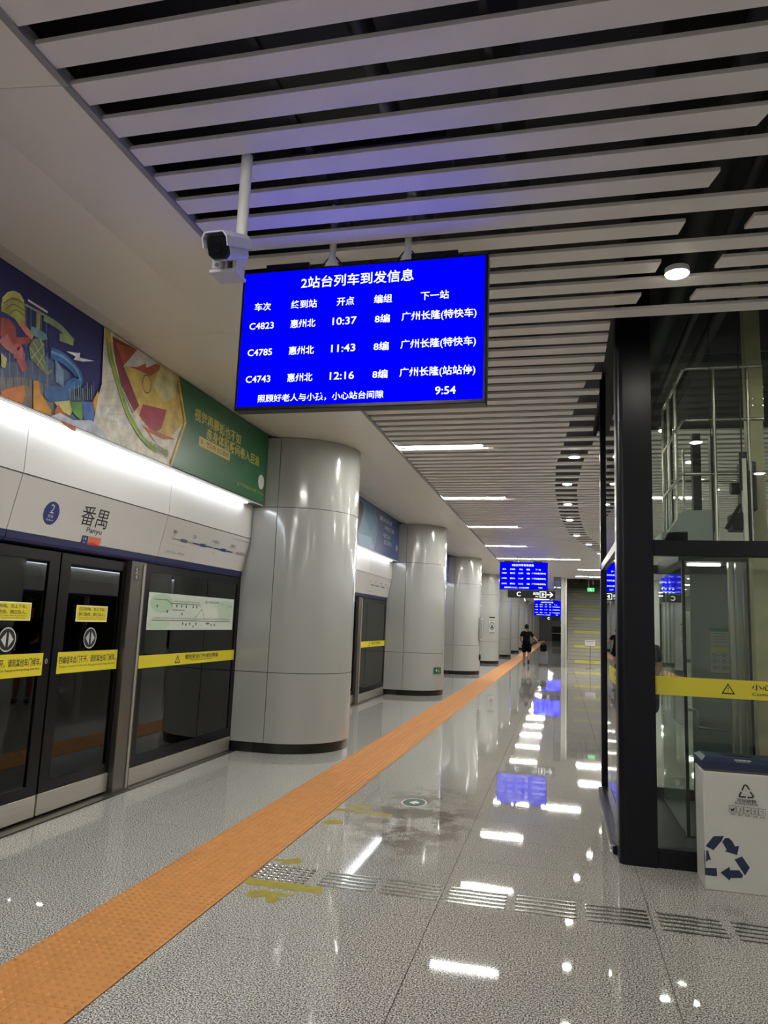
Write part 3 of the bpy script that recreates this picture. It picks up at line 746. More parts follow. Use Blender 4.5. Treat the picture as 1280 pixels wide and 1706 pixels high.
# ================================================================== LIGHTS
ml = {}
def linear(x0, L, Y, lab, grp):
    Y = lampY(Y)
    t = thing('linear_light', lab, 'light', (x0, Y, ZC), 0, grp)
    if L not in ml:
        r = .028; P = [(0,-r)] + [(L-r+r*math.sin(a), -r*math.cos(a)) for a in [math.pi*k/8 for k in range(9)]] + [(0,r)]
        h = MB(); h.prism([(x*1.0+(.004 if x > L/2 else 0), y*1.15) for x,y in P], .006, .03, M_white); a = h.build('housing', t).data
        d_ = MB(); d_.prism(P, .0, .006, M_lamp); b = d_.build('diffuser', t).data; ml[L] = (a, b)
    else: link('housing', ml[L][0], t); link('diffuser', ml[L][1], t)
k = 0
for j in JL:
    Y = 8.76 + 3.8*j
    L = 2.6 if j == 4 else 1.07
    if j >= 14: lab = 'tiny far linear ceiling light at the left soffit edge, ' + {14:'nearest',16:'second',18:'third',20:'fourth',22:'last'}[j] + ' of the tiny ones'
    elif j >= 0: lab = ('short' if L < 2 else 'long') + ' white linear ceiling light at the left soffit edge, %s from the camera' % ORD[j]
    else: lab = 'linear ceiling light at the left soffit, ' + {-1:'hidden behind the big blue screen',-2:'overhead just in front of the camera',-3:'just behind the camera',-4:'farther behind the camera'}[j]
    linear(-2.02, L, Y, lab, 'linear ceiling lights along the left soffit')
for j in range(-4, 12):
    Y = 8.76 + 3.8*j
    linear(6.02-1.07, 1.07, Y, 'linear ceiling light at the right soffit edge, %s' % (ORD[j]+' one beyond the lift' if j >= 0 else {-1:'beside the lift front',-2:'level with the camera',-3:'just behind the camera',-4:'farther behind the camera'}[j]), 'linear ceiling lights along the right soffit')
linear(1.46, .74, 12.56, 'linear ceiling light seen through the upper lift glass', 'linear ceiling lights beyond the lift')
linear(.62, 2.4, 28.0, 'linear ceiling light in front of the stairs, upper one', 'linear ceiling lights beyond the lift')
linear(.62, 2.4, 31.6, 'linear ceiling light in front of the stairs, lower one', 'linear ceiling lights beyond the lift')
DL = [(.686,4.49),(.16,9.43),(.084,11.24),(.109,13.11),(.16,15.06),(.354,17.6),(.69,19.4),(1.09,21.7),(1.75,24.1),
      (1.10,8.2),(1.62,9.8),(2.26,11.75),(3.34,14.3),(1.5,2.6),(2.6,.8),(1.9,5.0)]
dlm = None
dn = ['nearest round downlight, in the dark ceiling band left of the lift'] + ['round downlight in the curved dark ceiling band, %s beyond the lift post' % o for o in ('first','second','third','fourth','fifth','sixth','seventh','eighth')]
for n_, (x, y) in enumerate(DL):
    lab = dn[n_] if n_ < 9 else ['round downlight seen through the lift glass, nearest one left of the railings','round downlight seen through the lift glass between the railing posts','round downlight seen through the lift glass below the middle railing','round downlight at the far right beside the beige guide column','round downlight overhead in front of the lift, above the frame','round downlight overhead near the camera, above the frame on the right','round downlight above the lift shaft front, out of frame'][n_-9]
    t = thing('downlight', lab, 'light', (x, y, ZC-.02), 0, 'round ceiling downlights')
    if dlm is None:
        h = MB(); h.tube([(0,0,.0),(0,0,.035)], .072, M_white, 24)
        r_ = MB(); r_.tube([(0,0,-.004),(0,0,.0)], [.066,.066], M_down, 24); dlm = (h.build('housing', t).data, r_.build('lens', t).data)
    else: link('housing', dlm[0], t); link('lens', dlm[1], t)
# ================================================================== INFORMATION DISPLAYS
SW, SH = 1.445, .83
def display(xl, Y, zt_, lab, full):
    t = thing('information_display', lab, 'screen', (xl, Y, zt_), 0, 'blue train information screens')
    H_ = MB(); H_.bbox(-.018, SW+.018, 0, .085, -SH-.022, .015, M_black, .004); H_.build('housing', t)
    MB().box(0, SW, -.003, .001, -SH, 0, M_blue).build('screen', t)
    p = Print((0,-.003,0),(1,0,0),(0,0,1),(0,-1,0), .0006 if Y < 10 else .003)
    W = M_scrt
    def line(*a, **k):
        q = Print((0,-.003,0),(1,0,0),(0,0,1),(0,-1,0), .0006 if Y < 10 else .003); q.text(*a, **k); q.build('lettering', t)
    line('2站台列车到发信息', .70, -.082, W, h=.075, wd=.68, bold=True)
    xs_ = [.125,.385,.64,.865,1.165]
    for x, tx in zip(xs_, ('车次','终到站','开点','编组','下一站')): line(tx, x, -.215, M_scry, h=.052, bold=True)
    for z, r in ((-.335,('C4823','惠州北','10:37','8编','广州长隆(特快车)')),(-.50,('C4785','惠州北','11:43','8编','广州长隆(特快车)')),(-.665,('C4743','惠州北','12:16','8编','广州长隆(站站停)'))):
        for x, tx, hh, ww in zip(xs_, r, (.042,.052,.046,.052,.062), (.155,.155,.145,.088,.425)): line(tx, x if x < 1 else 1.19, z, W, h=hh, wd=ww, bold=True)
    line('照顾好老人与小孩，小心站台间隙', .51, -.785, W, h=.048, wd=.76, bold=True); line('9:54', 1.24, -.775, W, h=.046, wd=.115, bold=True)
    for x in (.53, .99):
        m = MB(); m.tube([(x,.045,.02),(x,.045,.42)], .021, M_white, 14); m.build('mount_pole', t)
        m = MB(); m.tube([(x,.045,.016),(x,.045,.085)], [.05,.022], M_white, 12)
        for a in (-1,1): m.tube([(x+a*.022,.045,.09),(x+a*.085,.045,.016)], .004, M_black, 6)
        m.build('mount_bracket', t)
    for x in (.13, 1.02):
        m = MB(); m.prism([(x,.0),(x+.27,.0),(x+.27,.085),(x,.085)], .016, .05, M_black); m.box(x-.03,x+.30,.01,.08,.016,.026,M_black); m.build('speaker_box', t)
    return t
D1 = display(-1.862, 3.83, 3.648, 'large blue train departure screen hanging nearest the camera', True)
def dcopy(x, Y, z, lab):
    c = copy_tree(D1); c.location = (x, Y, z); c['label'] = lab; return c
D2 = dcopy(-1.865, 23.2, 3.61, 'blue departure screen hanging above the first green exit sign')
D3 = dcopy(-1.47, 42.5, 3.14, 'blue departure screen far away above the second green exit sign')
D4 = dcopy(-1.47, 60.0, 3.2, 'farthest small blue departure screen, mostly hidden behind the second one')
# ================================================================== EXIT SIGNS
M_sgn = mat('dark green sign', (6,26,24), .4, spec=.3); M_slit = emis('lit sign lettering', (245,250,245), .5)
def exit_sign(x0, Y, z0, lab, wd=1.46):
    t = thing('exit_sign', lab, 'sign', (x0, Y, z0), 0, 'dark green exit signs hanging over the platform')
    MB().bbox(0, wd, 0, .09, 0, .24, M_sgn, .004).build('panel', t)
    p = Print((0,0,0),(1,0,0),(0,0,1),(0,-1,0),.003); L = M_slit
    p.text('C', .34, .12, L, h=.14, bold=True)
    if wd > 1:
        p.text('出站', .87, .15, L, h=.085, wd=.17, bold=True); p.text('Exit', .90, .06, L, h=.04, bold=True)
        p.rect(.98,1.18,.03,.215,L); p.rect(1.0,1.16,.05,.195,M_sgn); p.rect(1.05,1.09,.07,.17,L); p.poly([(1.08,.09),(1.08,.16),(1.14,.125)],L)
        p.stroke([(1.2,.12),(1.37,.12)],.03,L); p.stroke([(1.29,.20),(1.38,.12),(1.29,.04)],.03,L)
    p.build('lettering', t)
    for x in (.25, wd-.25): MB().tube([(x,.045,.235),(x,.045,ZC-z0+.02)], .012, M_white, 8).build('hanger', t)
    return t
exit_sign(-1.63, 23.3, 2.515, 'green exit C sign with white arrow, hanging below the second blue screen')
exit_sign(-1.02, 42.6, 2.05, 'farther green exit C sign under the small distant blue screen', .98)
exit_sign(1.43, 25.0, 2.60, 'dark exit sign partly seen through the side glass of the lift', .7)
es = thing('emergency_exit_sign', 'small green lit running man exit sign hanging before the stairs', 'sign', (1.0, 30, 3.1))
MB().bbox(0,.28,0,.05,0,.16,mat('sign case',(60,70,66),.4),.004).build('case', es)
p = Print((0,0,0),(1,0,0),(0,0,1),(0,-1,0),.003); p.rect(.01,.27,.01,.15,emis('green lit face',(70,230,110),.45)); p.ell(.13,.125,.012,.012,M_slit,10); p.stroke([(.13,.11),(.12,.07),(.15,.045),(.14,.02)],.014,M_slit); p.stroke([(.12,.07),(.09,.045)],.014,M_slit); p.stroke([(.09,.10),(.13,.10),(.165,.085)],.012,M_slit); p.build('pictogram', es)
for x in (.06,.22): MB().tube([(x,.025,.155),(x,.025,.72)], .006, M_dsteel, 6).build('hanger', es)
# ================================================================== CCTV
cc = thing('security_camera', 'white bullet security camera on a ceiling pole, left of the blue screen', 'camera', (-1.495, 2.995, 3.8))
wc = mat('white camera shell', (196,196,206), .35)
MB().tube([(0,0,.02),(0,0,-.555)], .027, M_white, 16).build('pole', cc)
# body, built along its own axis then turned
fc = ony(364,412,2.80) - cc.location; bk = ony(398,418,2.99) - cc.location; ax = (fc-bk).normalized(); side = ax.cross(Vector((0,0,1))).normalized(); upv = side.cross(ax)
def cb(a, b, c): return bk + ax*a + side*b + upv*c
LN = (fc-bk).length
def ring_body(prof, mt, mb, close=(True,True)):
    """prof: list of (a, halfwidth, zlow, zhigh, chamfer)"""
    vs = []; n = 8
    for a, hw, zl, zh, c in prof:
        vs += [cb(a,-hw+c,zl),cb(a,hw-c,zl),cb(a,hw,zl+c),cb(a,hw,zh-c),cb(a,hw-c,zh),cb(a,-hw+c,zh),cb(a,-hw,zh-c),cb(a,-hw,zl+c)]
    fs = []
    for i in range(len(prof)-1):
        for k in range(n): fs.append((i*n+k,i*n+(k+1)%n,(i+1)*n+(k+1)%n,(i+1)*n+k))
    fs += [tuple(reversed(range(n))), tuple(range((len(prof)-1)*n, len(prof)*n))]
    mb.add(vs, fs, mt)
m = MB(); ring_body([(-.03,.035,-.04,.04,.015),(0,.046,-.05,.05,.018),(LN-.01,.052,-.055,.055,.02)], wc, m); m.build('body', cc)
m = MB(); ring_body([(LN-.011,.05,-.053,.053,.02),(LN+.012,.047,-.05,.05,.02)], M_black, m); m.tube([cb(LN+.010,0,0),cb(LN+.02,0,0)], [.03,.026], mat('lens glass',(20,20,28),.08), 18); m.build('front_window', cc)
m = MB(); vs = []
for a in (-.02, LN+.03):
    for hw, z in ((-.062,.0),(-.062,.045),(-.045,.068),(.045,.068),(.062,.045),(.062,.0)): vs.append(cb(a,hw,z))
    for hw, z in ((-.057,.0),(-.057,.042),(-.042,.062),(.042,.062),(.057,.042),(.057,.0)): vs.append(cb(a,hw,z))
fs = []
for k in range(5): fs += [(k,k+1,12+k+1,12+k),(6+k,18+k,18+k+1,6+k+1),(k,6+k,6+k+1,k+1),(12+k,12+k+1,18+k+1,18+k)]
m.add(vs, fs, wc); m.build('sun_hood', cc)
m = MB(); m.tube([(0,0,-.555),(0.0,-.02,-.585)], [.03,.036], wc, 14); m.box(-.10,.03,-.10,.02,-.626,-.612,wc); m.tube([bk+Vector((0,0,-.04)),(-.01,-.03,-.53),(-.005,-.02,-.58)], .018, wc, 10); m.box(.012,.03,-.09,.0,-.612,-.50,wc); m.box(-.05,.01,-.03,-.015,-.60,-.54,M_dsteel); m.build('bracket', cc)
m = MB(); m.bbox(-.095,-.035,-.098,-.02,-.612,-.565,wc,.008); m.box(-.10,-.085,-.08,-.01,-.60,-.50,wc); m.box(-.03,-.016,-.09,-.02,-.612,-.52,wc); m.tube([(-.065,-.101,-.59),(-.065,-.096,-.59)], .010, M_dsteel, 12); m.build('junction_box', cc)
# ================================================================== FLOOR MARKINGS AND STEEL GUIDE STUDS
def fprint(X0=0, Y0=0): return Print((0,0,.0),(1,0,0),(0,1,0),(0,0,1),.0006)
def marking(name, label, fn):
    p = fprint(); p.k = 1; fn(p); o = p.build(name); return tag(o, label, 'floor marking', 'worn yellow floor markings')
def arrow(p, x, y, L, wd, ang, mt):
    c, s_ = math.cos(ang), math.sin(ang); P = [(0,-wd/4),(L*.55,-wd/4),(L*.5,-wd/2),(L,0),(L*.5,wd/2),(L*.55,wd/4),(0,wd/4)]
    p.poly([(x+a*c-b*s_, y+a*s_+b*c) for a,b in P], mt)
marking('floor_marking', 'worn yellow bar beside the steel studs at the tactile strip', lambda p: p.poly([(-1.875,4.49),(-1.875,4.385),(-1.37,4.385),(-1.39,4.50)], M_yelw))
marking('floor_marking', 'worn yellow curved arrow just below the near yellow bar', lambda p: p.poly([(-1.78,4.30),(-1.70,4.34),(-1.50,4.32),(-1.55,4.28),(-1.61,4.27),(-1.56,4.22),(-1.58,4.16),(-1.63,4.17),(-1.66,4.24),(-1.72,4.20),(-1.78,4.22)], M_yelw))
marking('floor_marking', 'worn yellow arrow just above the steel studs', lambda p: p.poly([(-1.87,4.90),(-1.87,4.86),(-1.78,4.85),(-1.76,4.80),(-1.66,4.88),(-1.72,4.97),(-1.76,4.90)], M_yelw))
marking('floor_marking', 'farther worn yellow bar at the tactile strip edge', lambda p: p.poly([(-1.875,6.34),(-1.875,6.26),(-1.37,6.22),(-1.37,6.31)], M_yelw))
marking('floor_marking', 'small worn yellow patch above the farther yellow bar', lambda p: p.poly([(-1.80,6.42),(-1.62,6.40),(-1.58,6.50),(-1.70,6.52),(-1.78,6.50)], M_yelw))
marking('floor_marking', 'small worn yellow patch below the farther yellow bar', lambda p: p.poly([(-1.86,5.86),(-1.80,5.82),(-1.68,5.86),(-1.70,5.96),(-1.84,5.96)], M_yelw))
p = fprint(); p.ell(-1.285,6.79,.115,.165,C((190,195,190))); p.ell(-1.285,6.79,.10,.145,C((16,66,50))); p.poly([(-1.33,6.78),(-1.27,6.86),(-1.27,6.72)],C((220,225,220))); p.rect(-1.27,-1.24,6.76,6.82,C((220,225,220)))
tag(p.build('floor_marking'), 'round green sticker with white rim on the stained floor', 'floor sticker')
gs = thing('steel_guide_studs', 'stainless steel tactile studs and bars crossing the platform floor', 'tactile paving', (0,0,0))
M_chr = mat('polished steel', (215,214,210), .18, metal=1)
sd = MB(); vs = []
for (r, z) in ((.0155,0),(.0145,.006),(.009,.0085)): vs += [(r*math.cos(a*math.pi/5), r*math.sin(a*math.pi/5), z) for a in range(10)]
sd.add(vs, [(q,(q+1)%10,10+(q+1)%10,10+q) for q in range(10)] + [(10+q,10+(q+1)%10,20+(q+1)%10,20+q) for q in range(10)] + [tuple(range(20,30))], M_chr, False)
sme = None
for i in range(8):
    for j in range(6):
        x = -1.855 + i*.0455; y = 4.52 + j*.0475
        if sme is None: o = sd.build('stud', gs, (x,y,0)); sme = o.data
        else: link('stud', sme, gs, (x,y,0))
bm_ = MB(); n = 8; Lb = .35; r = .015; P = [(Lb/2-r+r*math.cos(a), r*math.sin(a)) for a in [(-math.pi/2+math.pi*k/6) for k in range(7)]]; P += [(-x,-y) for x,y in P]
I_ = [(x*.985, y*.55) for x,y in P]; nn = len(P)
vs = [(x,y,0) for x,y in P] + [(x,y,.003) for x,y in P] + [(x,y,.0055) for x,y in I_]
bm_.add(vs, [(q,(q+1)%nn,nn+(q+1)%nn,nn+q) for q in range(nn)] + [(nn+q,nn+(q+1)%nn,2*nn+(q+1)%nn,2*nn+q) for q in range(nn)] + [tuple(range(2*nn,3*nn))], M_chr)
bme = None
for i in range(8):
    for j in range(5):
        x = -1.275 + i*.397; y = 4.527 + j*.0585
        if bme is None: o = bm_.build('bar', gs, (x,y,0)); bme = o.data
        else: link('bar', bme, gs, (x,y,0))
# ================================================================== LIFT SHAFT
LX0, LX1, LY0, LY1 = .40, 3.60, 5.63, 8.02
lf = thing('lift_shaft', 'charcoal framed glass lift shaft standing on the platform', 'lift', (LX0, LY0, 0))
def LB(mb, name, lab=None, par=None):
    o = mb.build(name, par or lf); o.location = Vector((-LX0,-LY0,0)); 
    if lab: o['label'] = lab
    return o
m = MB(); P = []
for cx, cy, a0 in ((LX0+.05, LY0+.05, math.pi), ):
    for k in range(7): a = a0 + math.pi/2*k/6; P.append((cx+.05*math.cos(a), cy+.05*math.sin(a)))
P += [(LX0+.255,LY0),(LX0+.255,LY0+.2),(LX0,LY0+.2)]
m.prism(P, 0, 4.6, M_lift); LB(m, 'corner_post')
m = MB(); m.bbox(LX1-.25,LX1,LY0,LY0+.2,0,4.6,M_lift,.01); LB(m, 'corner_post')
m = MB(); m.bbox(LX0,LX0+.075,LY1-.11,LY1,0,4.6,M_lift,.006); LB(m, 'corner_post')
m = MB(); m.bbox(LX1-.08,LX1,LY1-.11,LY1,0,4.6,M_lift,.006); LB(m, 'corner_post')
m = MB(); m.bbox(LX0+.255,LX1-.25,LY0+.01,LY0+.09,2.16,2.275,M_lift,.004); LB(m, 'cross_beam')
m = MB(); m.bbox(LX0+.005,LX0+.07,LY0+.2,LY1-.11,2.215,2.29,M_lift,.004); LB(m, 'cross_beam')
m = MB(); m.bbox(LX0+.075,LX1-.08,LY1-.08,LY1-.01,2.2,2.29,M_lift,.004); LB(m, 'cross_beam')
m = MB(); m.bbox(LX0+.255,LX1-.25,LY0+.01,LY0+.09,0,.13,M_lift,.004); LB(m, 'bottom_rail')
m = MB(); m.bbox(LX0-.03,LX0+.08,LY0+.2,LY1-.11,0,.07,M_lift,.01); LB(m, 'bottom_rail')
m = MB(); m.bbox(LX0+.075,LX1-.08,LY1-.08,LY1-.01,0,.10,M_lift,.004); LB(m, 'bottom_rail')
for z0, z1 in ((.13,2.16),(2.275,4.55)):
    LB(MB().box(LX0+.255,LX1-.25,LY0+.045,LY0+.057,z0,z1,M_glass), 'glass_pane')
for z0, z1 in ((.07,2.215),(2.29,4.55)):
    LB(MB().box(LX0+.03,LX0+.042,LY0+.2,LY1-.11,z0,z1,M_glass), 'glass_pane')
    LB(MB().box(LX1-.042,LX1-.03,LY0+.2,LY1-.11,z0,z1,M_glass), 'glass_pane')
    LB(MB().box(LX0+.075,LX1-.08,LY1-.05,LY1-.038,z0,z1,M_glass), 'glass_pane')
p = Print((LX0+.257,LY0+.044,0),(1,0,0),(0,0,1),(0,-1,0),.0008)
yv = C((206,194,50)); p.rect(0,2.6,1.165,1.295,yv)
def tri(p, c, z, h, mt, bg): 
    p.poly([(c-h*.6,z-h/2),(c+h*.6,z-h/2),(c,z+h/2)], mt); p.poly([(c-h*.42,z-h*.38),(c+h*.42,z-h*.38),(c,z+h*.32)], bg); p.text('!', c, z-.06*h, mt, h=h*.42, bold=True)
tri(p, .485, 1.232, .075, M_ink, yv); p.text('小心玻璃', .485+.285, 1.252, M_ink, h=.042, wd=.27, bold=True); p.text('Caution! Glass!', .485+.285, 1.205, M_ink, h=.02, wd=.26)
tri(p, 1.5, 1.232, .075, M_ink, yv)
LB(p, 'yellow_warning_strip', 'yellow glass warning strip with black triangle and lettering')
p = Print((LX0+.029,LY0+.2,0),(0,-1,0),(0,0,1),(-1,0,0),.0008)
p.rect(-1.25,-.05,1.175,1.30,yv); p.text('小心玻璃', -.5, 1.255, M_ink, h=.04, wd=.27, bold=True); p.text('Caution! Glass!', -.5, 1.205, M_ink, h=.02, wd=.26)
LB(p, 'yellow_warning_strip')
# --- the lift car and its machinery (a thing of its own: it travels inside the shaft)
car = thing('lift_car', 'glass and steel lift car inside the dark framed shaft', 'lift car', (.998, 6.51, .0))
def CB_(mb, name, lab=None, par=None):
    o = mb.build(name, par or car); o.location = Vector((-.998,-6.51,0))
    if lab: o['label'] = lab
    return o
CX1 = 2.75; CY0, CY1 = 6.51, 7.85
gry = mat('grey painted metal', (168,176,174), .4); dgr = mat('dark machinery', (58,60,60), .5); beige = mat('beige painted steel', (196,190,152), .5, var=.12, vscale=6)
CB_(MB().box(.98,.998,CY0,CY1,.86,2.15,M_glass), 'side_glass')
CB_(MB().box(.98,.998,CY0,CY1,.02,.85,M_frost), 'frosted_side_panel')
CB_(MB().box(.975,1.0,CY0-.02,CY0+.01,.02,2.2,M_black), 'frame_post')
CB_(MB().box(1.0,1.335,CY0,CY0+.012,.02,2.17,M_glass), 'door_glass')
sg = mat('stainless lift panel', (176,178,166), .32, metal=.7, var=.08, aniso=(30,1,1))
m = MB(); m.box(1.335,1.37,CY0-.03,CY0+.03,.02,2.2,sg); m.box(1.39,1.43,CY0-.05,CY0+.03,.02,2.2,sg); m.box(1.445,1.47,CY0-.03,CY0+.04,.02,2.2,sg); CB_(m, 'door_jamb')
CB_(MB().box(1.47,CX1,CY0,CY0+.03,.02,2.2,mat('dark lift wall',(38,39,38),.4)), 'front_wall')
CB_(MB().box(1.25,CX1,CY1-.03,CY1,.02,2.2,gry), 'rear_wall')
CB_(MB().box(.98,1.25,CY1-.012,CY1,.02,2.15,M_glass), 'rear_glass')
CB_(MB().box(.97,CX1,CY0,CY1,.0,.02,dgr), 'floor_plate')
m = MB(); m.box(.95,CX1,CY0-.03,CY1,2.2,2.30,dgr); CB_(m, 'roof')
MB_ = MB(); MB_.box(1.06,1.32,CY0+.2,CY0+.24,2.185,2.197,emis('lift car lamp',(250,252,240),7)); CB_(MB_, 'ceiling_lamp')
m = MB(); m.tube(smooth_curve([(1.0,CY0+.10,.985),(1.06,CY0+.06,.984),(1.085,CY0+.05,.97),(1.09,CY0+.05,.90),(1.085,CY0+.05,.865),(1.11,CY0+.04,.855),(1.30,CY0+.04,.85)],5), .012, M_chr, 10); CB_(m, 'handrail', 'bent chrome handrail')
def notice(x0,x1,z0,z1,top):
    p = Print((0,CY0-.002,0),(1,0,0),(0,0,1),(0,-1,0),.0008); p.rect(x0,x1,z0,z1,C((150,156,150))); p.rect(x0,x1,z1-.03,z1,top)
    return p
p = notice(1.19,1.325,1.52,1.66,C((70,120,96))); [p.rect(1.205,1.31,1.61-.022*k,1.615-.022*k,C((100,104,100))) for k in range(4)]; CB_(p, 'notice')
p = notice(1.185,1.325,1.30,1.505,C((170,164,70)))
for r_ in range(3):
    for c_ in range(2): p.ring(1.215+.07*c_,1.44-.05*r_,.014,.014,.004,C((60,62,60)),14); p.rect(1.235+.07*c_,1.25+.07*c_,1.437-.05*r_,1.443-.05*r_,C((100,100,98)))
CB_(p, 'notice')
# on the roof: hood, railings, guide column, door operator
m = MB(); m.prism([(.80,6.30),(1.24,6.30),(1.24,6.75),(.80,6.75)], 2.31, 2.42, gry); 
vs = [(.80,6.3,2.33),(1.0,6.3,2.33),(1.0,6.3,2.60),(.97,6.3,2.60),(.80,6.6,2.33),(1.0,6.6,2.33),(1.0,6.6,2.60),(.97,6.6,2.60)]
m.add(vs, [(0,1,2,3),(7,6,5,4),(0,3,7,4),(3,2,6,7),(1,5,6,2),(0,4,5,1)], gry); m.box(1.0,1.20,6.3,6.6,2.42,2.60,gry); CB_(m, 'roof_hood', 'pale grey metal hood')
rl = mat('railing steel', (215,213,202), .25, metal=.85)
def pt(x, y, Y): return ony(x, y, Y)
m = MB()
YR = 6.0
for (yl_, zz) in ((615,0),(701,0),(790,0)):
    z = ony(1137, yl_, YR).z; x = ony(1137, yl_, YR).x; xe = 1.52
    m.tube([(xe,YR,z),(x+.03,YR,z),(x+.008,YR+.008,z),(x,YR+.04,z),(x,7.1,z)], .014, rl, 8)
zt2 = ony(1137,615,YR).z
for px in (1190,1247): x = ony(px,700,YR).x; m.tube([(x,YR,2.30),(x,YR,zt2)], .014, rl, 8)
for Yv in (6.35,6.75,7.1): m.tube([(.93,Yv,2.30),(.93,Yv,zt2)], .016, rl, 8)
m.tube([(1.1,7.1,2.3),(1.1,7.1,3.3)], .012, rl, 8); m.tube([(.93,7.1,3.0),(1.9,7.1,3.0)], .012, rl, 8)
CB_(m, 'roof_railing', 'steel tube railing')
m = MB(); m.bbox(1.30,1.42,6.1,6.3,2.42,2.55,dgr,.006); m.bbox(1.36,1.47,6.05,6.2,2.56,2.95,dgr,.01); m.box(1.345,1.375,5.95,5.99,2.31,2.95,rl); m.box(1.385,1.40,5.95,5.99,2.31,2.85,dgr)
m.tube([(1.36,5.98,2.7),(1.36,5.98,3.0)], .03, dgr, 12); m.tube([(1.30,6.15,2.75),(1.37,6.15,2.75)], .05, dgr, 14); m.tube([(1.25,6.1,2.42),(1.36,6.1,2.62)], .015, dgr, 8)
m.box(1.15,1.22,6.9,7.0,2.3,3.4,dgr); m.box(1.32,1.36,7.0,7.1,2.3,3.4,dgr); m.box(.98,1.04,7.3,7.4,2.3,3.6,dgr)
CB_(m, 'roof_machinery', 'dark door gear and brackets')
m = MB(); m.tube([(1.128,5.95,2.3),(1.128,5.95,4.6)], .004, dgr, 6); m.tube([(1.345,5.95,2.95),(1.345,5.95,4.6)], .005, dgr, 6); LB(m, 'cable')
gc = MB(); gx0 = ony(1249,800,6.2).x; gx1 = ony(1276,800,6.2).x; gc.bbox(gx0,gx1,6.2,6.32,0,4.6,beige,.004)
LB(gc, 'guide_column', 'beige steel guide column with bolts')
m = MB()
for (px, py) in ((1254,645),(1271,645),(1254,665),(1271,665),(1254,676),(1271,676),(1254,698),(1271,698)):
    q = ony(px, py, 6.2); m.tube([(q.x,6.2,q.z),(q.x,6.188,q.z)], [.010,.006], rl, 8)
LB(m, 'guide_bolts')
LB(MB().box(gx0-.005,gx1+.005,6.194,6.2,ony(1260,702,6.2).z,ony(1260,612,6.2).z,beige), 'splice_plate')
LB(MB().box(LX0+.1,LX1-.1,LY0+.12,LY1-.12,-.018,.004,dgr), 'shaft_floor')
# ================================================================== BIN
bn = thing('recycling_bin', 'white metal recycling bin with navy and red tops, in front of the lift glass', 'bin', (.90, 5.30, 0))
BW = .98; wb = mat('white bin body', (198,197,190), .38)
MB().bbox(0,BW,0,.30,0,.725,wb,.004).build('body', bn)
MB().box(.012,BW-.012,.012,.288,.725,.74,M_dsteel).build('neck', bn)
nb = mat('navy bin top', (28,40,70), .4); rb = mat('red bin top', (176,40,48), .4)
def lid(x0, x1, mt, name, lab):
    m = MB(); m.prism([(x0,-.0),(x1,-.0),(x1,.31),(x0,.31)], .74, .79, mt)
    # raised sloping rim around a slot
    a, b, c, d_ = x0, x1, -.0, .31; ia, ib, ic, id_ = x0+.03, x1-.03, .05, .26; z0, z1 = .79, .812
    vs = [(a,c,z0),(b,c,z0),(b,d_,z0),(a,d_,z0),(ia,ic,z1),(ib,ic,z1),(ib,id_,z1),(ia,id_,z1)]
    m.add(vs, [(0,1,5,4),(1,2,6,5),(2,3,7,6),(3,0,4,7),(4,5,6,7)], mt); o = m.build(name, bn); o['label'] = lab
    MB().box((x0+x1)/2-.09,(x0+x1)/2+.09,.13,.22,.806,.814,M_black).build('slot', o)
lid(-.005, .485, nb, 'lid', 'navy blue lid'); lid(.495, BW+.005, rb, 'lid', 'red lid')
p = Print((0,0,0),(1,0,0),(0,0,1),(0,-1,0),.0008)
def B(x, y): q = ony(1080+x/6.32, 1230+y/6.32, 5.30); return (q.x-.90, q.z)
nv = C((30,42,74))
for P in ([(606,1135),(690,1030),(800,1028),(775,1080),(690,1178)], [(780,1090),(812,1050),(850,1048),(885,1080),(918,1140),(960,1132),(938,1230),(806,1188),(830,1175)],
          [(910,1275),(990,1243),(1072,1360),(1022,1445)], [(762,1412),(858,1352),(862,1386),(960,1388),(1000,1440),(990,1470),(870,1470),(858,1497)],
          [(598,1362),(722,1366),(728,1452),(600,1438)]):
    p.poly([B(*q) for q in P], nv); p.k -= .5
p.poly([B(*q) for q in [(612,1180),(632,1182),(662,1285),(640,1275),(612,1300)]], nv)
def bstroke(P, wd): p.stroke([B(*q) for q in P], wd, M_ink)
bstroke([(988,548),(1012,495),(1035,490)], .009); bstroke([(1035,492),(1068,542)], .009); bstroke([(1075,562),(1108,612),(1100,624)], .009); bstroke([(1102,622),(1045,622)], .009); bstroke([(1028,616),(962,612),(958,600)], .009); bstroke([(958,602),(980,560)], .009)
u, v = B(1035,658); p.text('可回收物', u, v, M_ink, h=.024, wd=.112, bold=True); u, v = B(1036,692); p.text('Recyclable', u, v, M_ink, h=.02, wd=.135)
for k, (x, y, tx) in enumerate(((885,740,'纸类'),(962,748,'塑料'),(1038,755,'玻璃'),(1115,762,'金属'),(1190,770,'织物'))):
    u, v = B(x, y); h = .020
    for a, b in (((-h,-h),(h,-h)),((h,-h),(h,h)),((h,h),(-h,h)),((-h,h),(-h,-h))): p.stroke([(u+a[0],v+a[1]),(u+b[0],v+b[1])], .002, M_ink)
    if k == 0: p.poly([(u-.014,v+.008),(u-.004,v-.002),(u+.014,v+.012),(u+.008,v-.012),(u-.008,v-.012)], M_ink)
    elif k == 1: p.stroke([(u-.004,v-.012),(u+.006,v),(u,v+.012)], .004, M_ink)
    elif k == 2: p.poly([(u-.014,v+.008),(u+.014,v),(u-.010,v-.012),(u,v)], M_ink)
    elif k == 3: p.ring(u,v+.003,.008,.009,.003,M_ink,12); p.stroke([(u,v-.005),(u,v-.014)],.003,M_ink)
    else: p.stroke([(u-.010,v+.006),(u+.004,v+.008),(u+.010,v-.008),(u-.006,v-.010)],.003,M_ink)
    p.text(tx, u, v-.031, M_ink, h=.012, wd=.026)
